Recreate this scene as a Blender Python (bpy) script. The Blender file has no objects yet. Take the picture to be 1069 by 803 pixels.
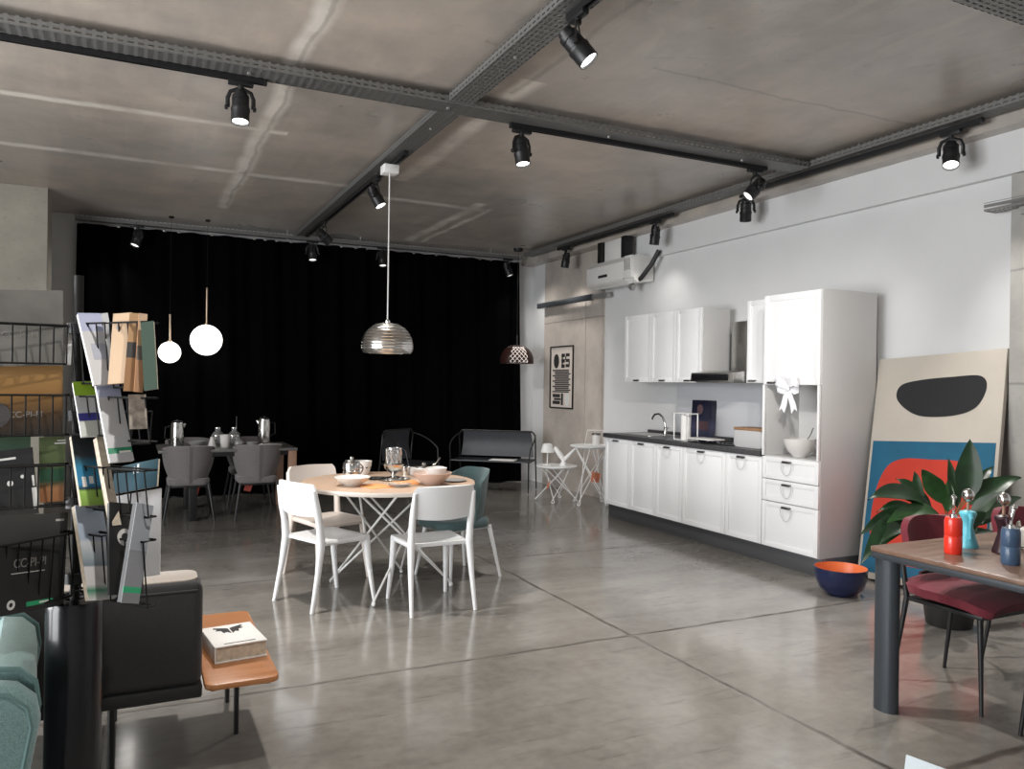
import bpy, bmesh, math, random
from mathutils import Vector, Matrix, Euler
random.seed(7)
PI = math.pi
V = Vector
SC = bpy.context.scene
COL = SC.collection

# ------------------------------------------------------------------ materials
def mat(name, col, rough=0.5, metal=0.0, var=0.0, scale=8.0, bump=0.0, bscale=60.0, emit=None, estr=0.0,
        spec=0.5, trans=0.0, alpha=1.0, sheen=0.0, coat=0.0, ior=1.45):
    m = bpy.data.materials.new(name); m.use_nodes = True
    nt = m.node_tree; b = nt.nodes['Principled BSDF']
    c = (col[0], col[1], col[2], 1)
    b.inputs['Base Color'].default_value = c
    b.inputs['Roughness'].default_value = rough
    b.inputs['Metallic'].default_value = metal
    b.inputs['Specular IOR Level'].default_value = spec
    b.inputs['Transmission Weight'].default_value = trans
    b.inputs['Alpha'].default_value = alpha
    b.inputs['Sheen Weight'].default_value = sheen
    b.inputs['Coat Weight'].default_value = coat
    b.inputs['IOR'].default_value = ior
    if emit:
        b.inputs['Emission Color'].default_value = (emit[0], emit[1], emit[2], 1)
        b.inputs['Emission Strength'].default_value = estr
    if var > 0 or bump > 0:
        tc = nt.nodes.new('ShaderNodeTexCoord')
    if var > 0:
        n = nt.nodes.new('ShaderNodeTexNoise'); n.inputs['Scale'].default_value = scale; n.inputs['Detail'].default_value = 5
        nt.links.new(tc.outputs['Object'], n.inputs['Vector'])
        r = nt.nodes.new('ShaderNodeMapRange')
        r.inputs['From Min'].default_value = 0.3; r.inputs['From Max'].default_value = 0.7
        r.inputs['To Min'].default_value = 1 - var; r.inputs['To Max'].default_value = 1 + var
        nt.links.new(n.outputs['Fac'], r.inputs['Value'])
        mx = nt.nodes.new('ShaderNodeVectorMath'); mx.operation = 'SCALE'
        mx.inputs[0].default_value = col[:3]
        nt.links.new(r.outputs['Result'], mx.inputs['Scale'])
        nt.links.new(mx.outputs['Vector'], b.inputs['Base Color'])
    if bump > 0:
        n2 = nt.nodes.new('ShaderNodeTexNoise'); n2.inputs['Scale'].default_value = bscale; n2.inputs['Detail'].default_value = 3
        nt.links.new(tc.outputs['Object'], n2.inputs['Vector'])
        bp = nt.nodes.new('ShaderNodeBump'); bp.inputs['Strength'].default_value = bump; bp.inputs['Distance'].default_value = 0.01
        nt.links.new(n2.outputs['Fac'], bp.inputs['Height'])
        nt.links.new(bp.outputs['Normal'], b.inputs['Normal'])
    return m

class NG:
    """small helper for node graphs"""
    def __init__(s, m): s.nt = m.node_tree; s.b = s.nt.nodes['Principled BSDF']
    def n(s, t, **k):
        x = s.nt.nodes.new(t)
        for a, v in k.items(): setattr(x, a, v)
        return x
    def l(s, a, b): s.nt.links.new(a, b)
    def val(s, x, sock):
        if isinstance(x, (int, float)): sock.default_value = x
        else: s.l(x, sock)
    def math(s, op, a, b=0.0, clamp=False):
        x = s.n('ShaderNodeMath', operation=op, use_clamp=clamp); s.val(a, x.inputs[0]); s.val(b, x.inputs[1]); return x.outputs[0]
    def noise(s, vec, scale, detail=4, rough=0.55):
        x = s.n('ShaderNodeTexNoise'); x.inputs['Scale'].default_value = scale; x.inputs['Detail'].default_value = detail
        x.inputs['Roughness'].default_value = rough; s.l(vec, x.inputs['Vector']); return x.outputs['Fac']
    def rng(s, v, a, b, c, d):
        x = s.n('ShaderNodeMapRange'); s.val(v, x.inputs['Value'])
        for k, q in zip(('From Min', 'From Max', 'To Min', 'To Max'), (a, b, c, d)): x.inputs[k].default_value = q
        return x.outputs['Result']
    def mix(s, f, a, b):
        x = s.n('ShaderNodeMix', data_type='RGBA'); s.val(f, x.inputs['Factor'])
        for q, i in ((a, 'A'), (b, 'B')):
            sock = [k for k in x.inputs if k.name == i and k.type == 'RGBA'][0]
            if isinstance(q, tuple): sock.default_value = (q[0], q[1], q[2], 1)
            else: s.l(q, sock)
        return [o for o in x.outputs if o.type == 'RGBA'][0]
    def line(s, coord, pos, w, wob=0.0):
        """1 on a line coord=pos of half width w"""
        d = s.math('ABSOLUTE', s.math('SUBTRACT', coord, pos))
        return s.rng(d, w, w * 0.35, 0.0, 1.0)
    def maxi(s, xs):
        r = xs[0]
        for x in xs[1:]: r = s.math('MAXIMUM', r, x)
        return r

def floor_material():
    m = mat('polished_concrete_floor', (0.3, 0.3, 0.3), 0.25, ior=1.8); g = NG(m)
    tc = g.n('ShaderNodeTexCoord'); P = tc.outputs['Object']
    wob = g.n('ShaderNodeTexNoise'); wob.inputs['Scale'].default_value = 3.0; wob.inputs['Detail'].default_value = 4; g.l(P, wob.inputs['Vector'])
    sep = g.n('ShaderNodeSeparateXYZ'); g.l(P, sep.inputs[0])
    wv = g.math('MULTIPLY', g.math('SUBTRACT', wob.outputs['Fac'], 0.5), 0.05)
    x = g.math('ADD', sep.outputs['X'], wv); y = g.math('ADD', sep.outputs['Y'], wv)
    seams = g.maxi([g.line(x, 2.71, 0.019), g.line(y, 3.92, 0.019), g.line(y, 6.1, 0.015), g.line(y, 2.03, 0.026),
                    g.line(y, 8.3, 0.012), g.line(x, -0.1, 0.012)])
    sv = g.rng(g.noise(P, 5.0, 4), 0.3, 0.62, 0.35, 0.95)
    seams = g.math('MULTIPLY', seams, sv)
    st = g.n('ShaderNodeMapping'); st.inputs['Scale'].default_value = (0.55, 1.3, 1); st.inputs['Rotation'].default_value = (0, 0, 0.15); g.l(P, st.inputs['Vector'])
    big = g.noise(P, 0.45, 3); med = g.noise(st.outputs['Vector'], 1.6, 7, 0.62); fine = g.noise(P, 14, 5)
    c = g.mix(g.rng(big, 0.35, 0.65, 0, 1), (0.185, 0.172, 0.152), (0.27, 0.258, 0.24))
    c = g.mix(g.rng(med, 0.42, 0.6, 0.0, 0.68), c, (0.13, 0.118, 0.104))
    c = g.mix(g.rng(fine, 0.3, 0.7, 0.0, 0.22), c, (0.36, 0.345, 0.32))
    scr = g.n('ShaderNodeMapping'); scr.inputs['Scale'].default_value = (0.8, 6, 1); scr.inputs['Rotation'].default_value = (0, 0, 0.5); g.l(P, scr.inputs['Vector'])
    c = g.mix(g.rng(g.noise(scr.outputs['Vector'], 2.2, 8, 0.7), 0.57, 0.7, 0.0, 0.55), c, (0.06, 0.054, 0.046))
    c = g.mix(seams, c, (0.03, 0.022, 0.016))
    g.l(c, g.b.inputs['Base Color'])
    r = g.rng(med, 0.3, 0.7, 0.1, 0.2)
    g.l(g.math('ADD', r, g.math('MULTIPLY', seams, 0.4)), g.b.inputs['Roughness'])
    bp = g.n('ShaderNodeBump'); bp.inputs['Strength'].default_value = 0.12; bp.inputs['Distance'].default_value = 0.01
    h = g.math('SUBTRACT', g.math('MULTIPLY', g.noise(P, 5, 3), 0.25), seams)
    g.l(h, bp.inputs['Height']); g.l(bp.outputs['Normal'], g.b.inputs['Normal'])
    return m

def ceiling_material():
    m = mat('board_cast_concrete_ceiling', (0.3, 0.28, 0.26), 0.5, ior=1.6); g = NG(m)
    tc = g.n('ShaderNodeTexCoord'); P = tc.outputs['Object']
    sep = g.n('ShaderNodeSeparateXYZ'); g.l(P, sep.inputs[0])
    wv = g.math('MULTIPLY', g.math('SUBTRACT', g.noise(P, 1.3, 4), 0.5), 0.16)
    x = g.math('ADD', sep.outputs['X'], wv); y = g.math('ADD', sep.outputs['Y'], wv)
    def seg(c, pos, w, other, lo, hi):
        a = g.line(c, pos, w); k = g.math('MULTIPLY', g.math('GREATER_THAN', other, lo), g.math('LESS_THAN', other, hi))
        return g.math('MULTIPLY', a, k)
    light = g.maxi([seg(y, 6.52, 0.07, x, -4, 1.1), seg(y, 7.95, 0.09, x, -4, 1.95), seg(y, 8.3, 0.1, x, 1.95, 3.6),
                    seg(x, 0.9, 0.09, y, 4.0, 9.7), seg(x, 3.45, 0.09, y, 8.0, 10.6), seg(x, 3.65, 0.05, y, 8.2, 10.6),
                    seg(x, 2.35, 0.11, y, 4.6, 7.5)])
    dark = g.maxi([seg(y, 4.05, 0.02, x, 2.9, 5.3), seg(x, 2.33, 0.03, y, 3.2, 4.9), seg(y, 8.35, 0.018, x, 3.7, 5.3), seg(x, 0.93, 0.02, y, 3.0, 9.5)])
    blot = g.rng(g.noise(P, 2.4, 5, 0.6), 0.35, 0.7, 0.0, 1.0)
    big = g.noise(P, 0.5, 3)
    c = g.mix(g.rng(big, 0.35, 0.65, 0, 1), (0.42, 0.39, 0.355), (0.54, 0.465, 0.4))
    c = g.mix(g.math('MULTIPLY', blot, 0.6), c, (0.27, 0.25, 0.232))
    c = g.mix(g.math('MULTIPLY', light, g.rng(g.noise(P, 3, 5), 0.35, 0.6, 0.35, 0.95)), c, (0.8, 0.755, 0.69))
    c = g.mix(g.math('MULTIPLY', dark, 0.35), c, (0.13, 0.115, 0.1))
    spot = g.rng(g.noise(P, 6.5, 6, 0.7), 0.64, 0.72, 0.0, 0.6)
    c = g.mix(spot, c, (0.12, 0.1, 0.085))
    st = g.n('ShaderNodeMapping'); st.inputs['Scale'].default_value = (6, 0.7, 1); g.l(P, st.inputs['Vector'])
    c = g.mix(g.rng(g.noise(st.outputs['Vector'], 1.4, 4), 0.5, 0.75, 0, 0.25), c, (0.66, 0.56, 0.48))
    g.l(c, g.b.inputs['Base Color'])
    g.l(g.rng(big, 0.3, 0.7, 0.25, 0.42), g.b.inputs['Roughness'])
    bp = g.n('ShaderNodeBump'); bp.inputs['Strength'].default_value = 0.15; bp.inputs['Distance'].default_value = 0.02
    g.l(g.noise(P, 7, 5), bp.inputs['Height']); g.l(bp.outputs['Normal'], g.b.inputs['Normal'])
    return m

def column_material(name, base, jz):
    """bare cast concrete with pour joints at the heights jz"""
    m = mat(name, base, 0.75); g = NG(m)
    tc = g.n('ShaderNodeTexCoord'); P = tc.outputs['Object']
    sep = g.n('ShaderNodeSeparateXYZ'); g.l(P, sep.inputs[0])
    c = g.mix(g.rng(g.noise(P, 1.6, 6, 0.6), 0.35, 0.65, 0, 1), tuple(v * 0.82 for v in base), tuple(min(1, v * 1.12) for v in base))
    c = g.mix(g.rng(g.noise(P, 18, 4), 0.62, 0.72, 0, 0.35), c, tuple(v * 0.5 for v in base))
    wv = g.math('ADD', sep.outputs['Z'], g.math('MULTIPLY', g.math('SUBTRACT', g.noise(P, 4, 3), 0.5), 0.03))
    ln = g.maxi([g.line(wv, z, 0.012) for z in jz])
    c = g.mix(g.math('MULTIPLY', ln, 0.6), c, tuple(v * 0.4 for v in base))
    g.l(c, g.b.inputs['Base Color'])
    bp = g.n('ShaderNodeBump'); bp.inputs['Strength'].default_value = 0.25; bp.inputs['Distance'].default_value = 0.01
    g.l(g.noise(P, 22, 4), bp.inputs['Height']); g.l(bp.outputs['Normal'], g.b.inputs['Normal'])
    return m

def perforated_material():
    m = mat('perforated_galvanised_steel', (0.2, 0.2, 0.195), 0.45, 0.4); g = NG(m)
    tc = g.n('ShaderNodeTexCoord')
    mp = g.n('ShaderNodeMapping'); mp.inputs['Scale'].default_value = (19, 32, 32); g.l(tc.outputs['Object'], mp.inputs['Vector'])
    fr = g.n('ShaderNodeVectorMath', operation='FRACTION'); g.l(mp.outputs['Vector'], fr.inputs[0])
    sp = g.n('ShaderNodeSeparateXYZ'); g.l(fr.outputs['Vector'], sp.inputs[0])
    dx = g.math('ABSOLUTE', g.math('SUBTRACT', sp.outputs['X'], 0.5)); dy = g.math('ABSOLUTE', g.math('SUBTRACT', sp.outputs['Y'], 0.5))
    dz = g.math('ABSOLUTE', g.math('SUBTRACT', sp.outputs['Z'], 0.5))
    geo = g.n('ShaderNodeNewGeometry'); sn = g.n('ShaderNodeSeparateXYZ'); g.l(tc.outputs['Normal'], sn.inputs[0])
    flat = g.math('GREATER_THAN', g.math('ABSOLUTE', sn.outputs['Z']), 0.7)
    dd = g.math('ADD', g.math('MULTIPLY', dy, flat), g.math('MULTIPLY', dz, g.math('SUBTRACT', 1, flat)))
    hole = g.math('MULTIPLY', g.math('LESS_THAN', dx, 0.3), g.math('LESS_THAN', dd, 0.17))
    g.l(g.math('SUBTRACT', 1, hole), g.b.inputs['Alpha'])
    return m

def wood_material(name, a, b, rough=0.4, scale=(1, 14, 14)):
    m = mat(name, a, rough); g = NG(m)
    tc = g.n('ShaderNodeTexCoord'); mp = g.n('ShaderNodeMapping'); mp.inputs['Scale'].default_value = scale
    g.l(tc.outputs['Object'], mp.inputs['Vector'])
    w = g.noise(mp.outputs['Vector'], 2.5, 6, 0.6)
    c = g.mix(g.rng(w, 0.3, 0.7, 0, 1), a, b)
    g.l(c, g.b.inputs['Base Color'])
    g.l(g.rng(w, 0.3, 0.7, rough - 0.05, rough + 0.08), g.b.inputs['Roughness'])
    return m

def bands_material(name, bands, axis='Z', rough=0.35, noise=0.0):
    """printed cover: list of (upto, colour) along the generated axis"""
    m = mat(name, bands[0][1], rough); g = NG(m)
    tc = g.n('ShaderNodeTexCoord'); sep = g.n('ShaderNodeSeparateXYZ'); g.l(tc.outputs['Generated'], sep.inputs[0])
    r = g.n('ShaderNodeValToRGB'); r.color_ramp.interpolation = 'LINEAR' if noise else 'CONSTANT'
    els = r.color_ramp.elements
    while len(els) < len(bands): els.new(0.5)
    for e, (p, c) in zip(els, bands): e.position = p; e.color = (c[0], c[1], c[2], 1)
    g.l(sep.outputs[axis], r.inputs['Fac']); g.l(r.outputs['Color'], g.b.inputs['Base Color'])
    return m

M = {}
def defmats():
    M['floor'] = floor_material(); M['ceil'] = ceiling_material()
    M['wall'] = mat('white_painted_wall', (0.66, 0.665, 0.67), 0.7, var=0.025, scale=2, bump=0.05, bscale=40)
    M['conc_l'] = column_material('pale_concrete_column', (0.37, 0.345, 0.295), (0.35, 1.35, 2.36))
    M['conc_b'] = column_material('warm_concrete_column', (0.45, 0.405, 0.365), (2.42,))
    M['conc_r'] = column_material('grey_concrete_column', (0.42, 0.41, 0.385), (0.6, 1.55, 2.35))
    M['velvet'] = mat('black_curtain_cloth', (0.001, 0.001, 0.0013), 0.95, spec=0.05, sheen=0.0)
    M['perf'] = perforated_material()
    M['rackwire'] = mat('black_coated_wire', (0.005, 0.005, 0.005), 0.6, spec=0.25)
    M['dimink'] = mat('dull_grey_ink', (0.2, 0.19, 0.18), 0.6)
    M['black'] = mat('black_satin_metal', (0.012, 0.012, 0.013), 0.42)
    M['blackgloss'] = mat('black_gloss_metal', (0.008, 0.008, 0.01), 0.22)
    M['darkmetal'] = mat('anthracite_metal', (0.045, 0.052, 0.06), 0.42, 0.3)
    M['galv'] = mat('galvanised_steel', (0.4, 0.4, 0.39), 0.45, 0.7, var=0.12, scale=12)
    M['steel'] = mat('polished_steel', (0.62, 0.61, 0.59), 0.16, 1.0)
    M['brushed'] = mat('brushed_steel', (0.5, 0.49, 0.47), 0.3, 1.0, var=0.06, scale=25)
    M['alu'] = mat('spun_aluminium', (0.72, 0.71, 0.69), 0.22, 1.0)
    M['lens'] = mat('lit_lamp_lens', (1, 1, 1), 0.3, emit=(1, 0.97, 0.92), estr=9)
    M['lensoff'] = mat('lamp_lens_seen_dim', (0.8, 0.8, 0.8), 0.2, emit=(1, 0.97, 0.92), estr=1.2)
    M['globe'] = mat('opal_glass_lit', (1, 1, 1), 0.25, emit=(1, 0.96, 0.9), estr=3.2)
    M['brass'] = mat('brushed_brass', (0.55, 0.42, 0.3), 0.3, 1.0)
    M['lacq'] = mat('white_lacquer', (0.86, 0.865, 0.875), 0.32)
    M['carc'] = mat('white_melamine', (0.56, 0.555, 0.55), 0.45)
    M['nickel'] = mat('dark_nickel', (0.16, 0.15, 0.15), 0.35, 0.9)
    M['ring'] = mat('pale_grey_arc', (0.62, 0.62, 0.63), 0.45, 0.0)
    M['stone'] = mat('dark_grey_worktop', (0.062, 0.062, 0.066), 0.35, var=0.25, scale=40)
    M['plinth'] = mat('grey_aluminium_plinth', (0.15, 0.155, 0.165), 0.33, 0.6)
    M['splash'] = mat('pale_grey_splashback', (0.58, 0.59, 0.62), 0.35)
    M['glassblack'] = mat('black_glass', (0.01, 0.01, 0.012), 0.12)
    M['poly'] = mat('white_moulded_plastic', (0.78, 0.79, 0.80), 0.38)
    M['polybeige'] = mat('warm_white_plastic', (0.74, 0.66, 0.6), 0.42)
    M['wire'] = mat('white_coated_wire', (0.82, 0.82, 0.81), 0.4)
    M['ash'] = wood_material('pale_ash_veneer', (0.5, 0.345, 0.245), (0.58, 0.43, 0.325), 0.35)
    M['ashedge'] = mat('pale_table_edge', (0.66, 0.6, 0.54), 0.45)
    M['oak'] = wood_material('warm_oak_board', (0.38, 0.15, 0.055), (0.5, 0.22, 0.09), 0.35)
    M['walnut'] = wood_material('brown_walnut_top', (0.13, 0.075, 0.052), (0.19, 0.115, 0.08), 0.34, scale=(2, 12, 12))
    M['legwood'] = wood_material('reddish_wood', (0.28, 0.16, 0.105), (0.34, 0.2, 0.135), 0.45, scale=(12, 12, 1))
    M['greytop'] = mat('dark_grey_laminate', (0.13, 0.125, 0.12), 0.3)
    M['greyfab'] = mat('grey_brown_fabric', (0.155, 0.14, 0.14), 0.9, var=0.1, scale=80, sheen=0.3)
    M['tealfab'] = mat('teal_green_fabric', (0.06, 0.105, 0.11), 0.9, var=0.1, scale=60, sheen=0.3)
    M['tweed'] = mat('pale_teal_tweed', (0.165, 0.27, 0.265), 0.95, var=0.28, scale=260, bump=0.3, bscale=300, sheen=0.3)
    M['seam'] = mat('dark_seam_thread', (0.08, 0.08, 0.085), 0.9)
    M['tealseam'] = mat('teal_piping', (0.11, 0.19, 0.185), 0.9)
    M['sofafab'] = mat('charcoal_wool', (0.022, 0.021, 0.021), 0.92, var=0.12, scale=60, sheen=0.15)
    M['sofatop'] = mat('beige_wool', (0.36, 0.31, 0.265), 0.92, var=0.06, scale=60, sheen=0.2)
    M['redvel'] = mat('wine_red_velvet', (0.16, 0.017, 0.03), 0.8, var=0.12, scale=25, sheen=0.1)
    M['leather'] = mat('black_saddle_leather', (0.018, 0.02, 0.024), 0.42, var=0.1, scale=30)
    M['leathergrey'] = mat('slate_leather', (0.042, 0.046, 0.054), 0.45, var=0.1, scale=14)
    M['ceramic'] = mat('white_glazed_ceramic', (0.68, 0.66, 0.64), 0.22)
    M['pink'] = mat('blush_ceramic', (0.5, 0.37, 0.31), 0.4)
    M['greycer'] = mat('grey_ceramic', (0.3, 0.29, 0.28), 0.35)
    M['glass'] = mat('clear_glass', (0.95, 0.96, 0.96), 0.05, trans=0.9)
    M['orangecl'] = mat('orange_cloth', (0.72, 0.32, 0.12), 0.85)
    M['redtag'] = mat('coral_tag_card', (0.75, 0.16, 0.13), 0.6)
    M['orangetag'] = mat('orange_tag_card', (0.85, 0.3, 0.17), 0.6)
    M['red'] = mat('red_lacquer', (0.72, 0.035, 0.018), 0.3, coat=0.3)
    M['cyan'] = mat('turquoise_lacquer', (0.12, 0.5, 0.62), 0.35, coat=0.2)
    M['navy'] = mat('slate_blue_lacquer', (0.045, 0.085, 0.15), 0.35, coat=0.2)
    M['plum'] = mat('black_cherry_lacquer', (0.03, 0.012, 0.018), 0.35)
    M['leaf'] = mat('dark_green_leaf', (0.011, 0.034, 0.012), 0.36, var=0.4, scale=12)
    M['leaflight'] = mat('mid_green_leaf', (0.024, 0.07, 0.02), 0.36, var=0.3, scale=12)
    M['stem'] = mat('green_stem', (0.06, 0.12, 0.035), 0.5)
    M['soil'] = mat('potting_soil', (0.03, 0.02, 0.014), 0.95, bump=0.6, bscale=40)
    M['potblack'] = mat('black_plastic_pot', (0.018, 0.017, 0.017), 0.5)
    M['bowlnavy'] = mat('navy_glaze', (0.012, 0.018, 0.06), 0.2)
    M['boworange'] = mat('orange_glaze', (0.72, 0.2, 0.07), 0.35)
    M['canvas'] = mat('cream_canvas', (0.47, 0.43, 0.375), 0.85, var=0.04, scale=4)
    M['pblue'] = mat('petrol_blue_paint', (0.01, 0.1, 0.18), 0.75, var=0.08, scale=6)
    M['pred'] = mat('vermilion_paint', (0.48, 0.035, 0.018), 0.75, var=0.06, scale=6)
    M['pblack'] = mat('black_paint', (0.014, 0.014, 0.016), 0.75)
    M['paper'] = mat('white_paper', (0.78, 0.77, 0.75), 0.6)
    M['pages'] = mat('cream_page_edges', (0.55, 0.48, 0.38), 0.8, var=0.2, scale=60)
    M['signcard'] = mat('pale_blue_white_card', (.5, .56, .6), .6)
    M['ink'] = mat('black_ink', (0.02, 0.02, 0.02), 0.7)
    M['mapink'] = mat('ivory_poster_paper', (0.6, 0.54, 0.49), 0.7)
    M['silverink'] = mat('pale_silver_ink', (0.62, 0.62, 0.6), 0.5)
    M['greenink'] = mat('green_print', (0.02, 0.3, 0.13), 0.5)
    M['acwhite'] = mat('off_white_plastic_casing', (0.74, 0.73, 0.71), 0.4)
    M['satin'] = mat('white_satin_ribbon', (0.82, 0.83, 0.87), 0.35, sheen=0.4)
    M['wood'] = mat('bread_bin_wood', (0.3, 0.17, 0.09), 0.5, var=0.2, scale=30)
    M['bingrey'] = mat('pale_grey_bin', (0.5, 0.5, 0.51), 0.4)
    M['amber'] = mat('amber_shade_plastic', (0.028, 0.011, 0.009), 0.3)
    M['amberglow'] = mat('white_inner_diffuser', (0.85, 0.8, 0.75), 0.5, emit=(1, 0.82, 0.68), estr=0.55)
    M['pale'] = mat('pale_lattice_plastic', (0.8, 0.74, 0.7), 0.5, emit=(1, .86, .8), estr=.35)
    M['lampwhite'] = mat('white_lamp_enamel', (0.82, 0.82, 0.81), 0.4)
defmats()

# ------------------------------------------------------------------ mesh builder
def frame_from(d, ref=None):
    d = d.normalized()
    ref = ref if ref is not None else (V((0, 0, 1)) if abs(d.z) < 0.95 else V((1, 0, 0)))
    u = ref.cross(d).normalized() if ref.cross(d).length > 1e-6 else V((1, 0, 0))
    return u, d.cross(u).normalized()

class MB:
    def __init__(s): s.bm = bmesh.new()
    def merge(s, b, mx=None):
        if mx is not None: b.transform(mx)
        me = bpy.data.meshes.new('t'); b.to_mesh(me); b.free(); s.bm.from_mesh(me); bpy.data.meshes.remove(me)
    def box(s, c, size, bev=0.0, seg=2, rot=None, taper=None):
        b = bmesh.new(); bmesh.ops.create_cube(b, size=1)
        for v in b.verts:
            k = taper if (taper and v.co.z < 0) else 1
            v.co = V((v.co.x * size[0] * k, v.co.y * size[1] * k, v.co.z * size[2]))
        if bev > 0: bmesh.ops.bevel(b, geom=list(b.edges), offset=min(bev, min(size) * 0.49), segments=seg, profile=0.5, affect='EDGES')
        mx = Matrix.Translation(V(c))
        if rot is not None: mx = mx @ (rot.to_matrix().to_4x4() if isinstance(rot, Euler) else rot.to_4x4())
        s.merge(b, mx); return s
    def tube(s, pts, r, seg=10, closed=False, flat=1.0, ref=None, cap=True):
        """sweep along pts; r number or list; flat squeezes the second axis"""
        pts = [V(p) for p in pts]; n = len(pts)
        rs = r if isinstance(r, (list, tuple)) else [r] * n
        b = s.bm; rings = []; u = None
        for i, p in enumerate(pts):
            if closed: d = pts[(i + 1) % n] - pts[i - 1]
            elif i == 0: d = pts[1] - pts[0]
            elif i == n - 1: d = pts[-1] - pts[-2]
            else: d = (pts[i + 1] - p).normalized() + (p - pts[i - 1]).normalized()
            d = d.normalized() if d.length > 1e-9 else V((0, 0, 1))
            if u is None: u, w = frame_from(d, V(ref) if ref else None)
            else:
                u = (u - d * u.dot(d))
                u = u.normalized() if u.length > 1e-6 else frame_from(d)[0]
                w = d.cross(u).normalized()
            rings.append([b.verts.new(p + u * (math.cos(2 * PI * k / seg) * rs[i]) + w * (math.sin(2 * PI * k / seg) * rs[i] * flat)) for k in range(seg)])
        m = n if closed else n - 1
        for i in range(m):
            A, B = rings[i], rings[(i + 1) % n]
            for k in range(seg): b.faces.new((A[k], A[(k + 1) % seg], B[(k + 1) % seg], B[k]))
        if not closed and cap:
            b.faces.new(list(reversed(rings[0]))); b.faces.new(rings[-1])
        return s
    def lathe(s, prof, seg=32, c=(0, 0, 0), axis=None, arc=None):
        """revolve (r,z) profile around z at c"""
        b = bmesh.new(); rings = []
        for r, z in prof:
            if r < 1e-6: rings.append([b.verts.new((0, 0, z))])
            else: rings.append([b.verts.new((r * math.cos(2 * PI * k / seg), r * math.sin(2 * PI * k / seg), z)) for k in range(seg)])
        for A, B in zip(rings, rings[1:]):
            if len(A) == 1 and len(B) == 1: continue
            for k in range(seg):
                k2 = (k + 1) % seg
                if len(A) == 1: b.faces.new((A[0], B[k], B[k2]))
                elif len(B) == 1: b.faces.new((A[k], A[k2], B[0]))
                else: b.faces.new((A[k], A[k2], B[k2], B[k]))
        mx = Matrix.Translation(V(c))
        if axis is not None: mx = mx @ V((0, 0, 1)).rotation_difference(V(axis)).to_matrix().to_4x4()
        s.merge(b, mx); return s
    def prism(s, poly, h, mx=None, bev=0.0, seg=2):
        """extrude a 2D polygon (x,y) by h in z"""
        b = bmesh.new(); vs = [b.verts.new((x, y, 0)) for x, y in poly]; f = b.faces.new(vs)
        e = bmesh.ops.extrude_face_region(b, geom=[f]); bmesh.ops.translate(b, verts=[v for v in e['geom'] if isinstance(v, bmesh.types.BMVert)], vec=(0, 0, h))
        bmesh.ops.recalc_face_normals(b, faces=b.faces)
        if bev > 0:
            es = [x for x in b.edges if abs(x.verts[0].co.z - x.verts[1].co.z) < 1e-9]
            bmesh.ops.bevel(b, geom=es, offset=bev, segments=seg, profile=0.5, affect='EDGES')
        s.merge(b, mx); return s
    def sheet(s, grid, thick):
        """a grid of points (rows of V) thickened along its normals"""
        b = bmesh.new(); R = [[b.verts.new(V(p)) for p in row] for row in grid]
        for A, B in zip(R, R[1:]):
            for k in range(len(A) - 1): b.faces.new((A[k], A[k + 1], B[k + 1], B[k]))
        if thick: 
            b.normal_update(); bmesh.ops.solidify(b, geom=list(b.faces), thickness=thick)
        bmesh.ops.recalc_face_normals(b, faces=b.faces)
        s.merge(b); return s
    def sphere(s, c, r, seg=24, rings=14, sc=(1, 1, 1)):
        b = bmesh.new(); bmesh.ops.create_uvsphere(b, u_segments=seg, v_segments=rings, radius=r)
        s.merge(b, Matrix.Translation(V(c)) @ Matrix.Diagonal((sc[0], sc[1], sc[2], 1))); return s
    def tf(s, mx): s.bm.transform(mx); return s
    def build(s, name, m, parent=None, angle=38, recalc=True):
        bm = s.bm
        if recalc: bmesh.ops.recalc_face_normals(bm, faces=bm.faces)
        bm.normal_update(); lim = math.radians(angle)
        for f in bm.faces: f.smooth = True
        for e in bm.edges:
            e.smooth = not (len(e.link_faces) != 2 or e.calc_face_angle(0) > lim)
        me = bpy.data.meshes.new(name); bm.to_mesh(me); bm.free()
        o = bpy.data.objects.new(name, me); COL.objects.link(o)
        me.materials.append(M[m] if isinstance(m, str) else m)
        if parent is not None: o.parent = parent
        return o

def tag(o, label=None, cat=None, group=None, kind=None):
    for k, v in (('label', label), ('category', cat), ('group', group), ('kind', kind)):
        if v: o[k] = v
    return o
def thing(name, label, cat, loc=(0, 0, 0), rz=0.0, group=None, rot=None):
    o = bpy.data.objects.new(name, None); COL.objects.link(o); o.empty_display_size = 0.1
    o.location = loc; o.rotation_euler = rot if rot else (0, 0, rz)
    return tag(o, label, cat, group)
def struct(o): return tag(o, kind='structure')
def dup(o, loc=None, rz=None, label=None, group=None, parent=None):
    c = o.copy(); COL.objects.link(c)
    if parent is not None: c.parent = parent
    for ch in list(o.children): dup(ch, parent=c)
    if loc is not None: c.location = loc
    if rz is not None: c.rotation_euler = (0, 0, rz)
    if label: c['label'] = label
    if group: c['group'] = group
    return c
def text(body, size, m, parent, mx, extrude=0.0006, name='lettering', align='CENTER', sx=1.0):
    c = bpy.data.curves.new(name, 'FONT'); c.body = body; c.size = size; c.extrude = extrude; c.align_x = align; c.align_y = 'CENTER'
    o = bpy.data.objects.new(name, c); COL.objects.link(o)
    dg = bpy.context.evaluated_depsgraph_get(); me = bpy.data.meshes.new_from_object(o.evaluated_get(dg))
    bpy.data.objects.remove(o); o = bpy.data.objects.new(name, me); COL.objects.link(o)
    me.materials.clear(); me.materials.append(M[m]); me.transform(mx @ Matrix.Diagonal((sx, 1, 1, 1))); o.parent = parent
    return o
def basis(o, x, y, z):
    m = Matrix.Identity(4)
    for i, a in enumerate((x, y, z)):
        for k in range(3): m[k][i] = a[k]
    for k in range(3): m[k][3] = o[k]
    return m
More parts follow.
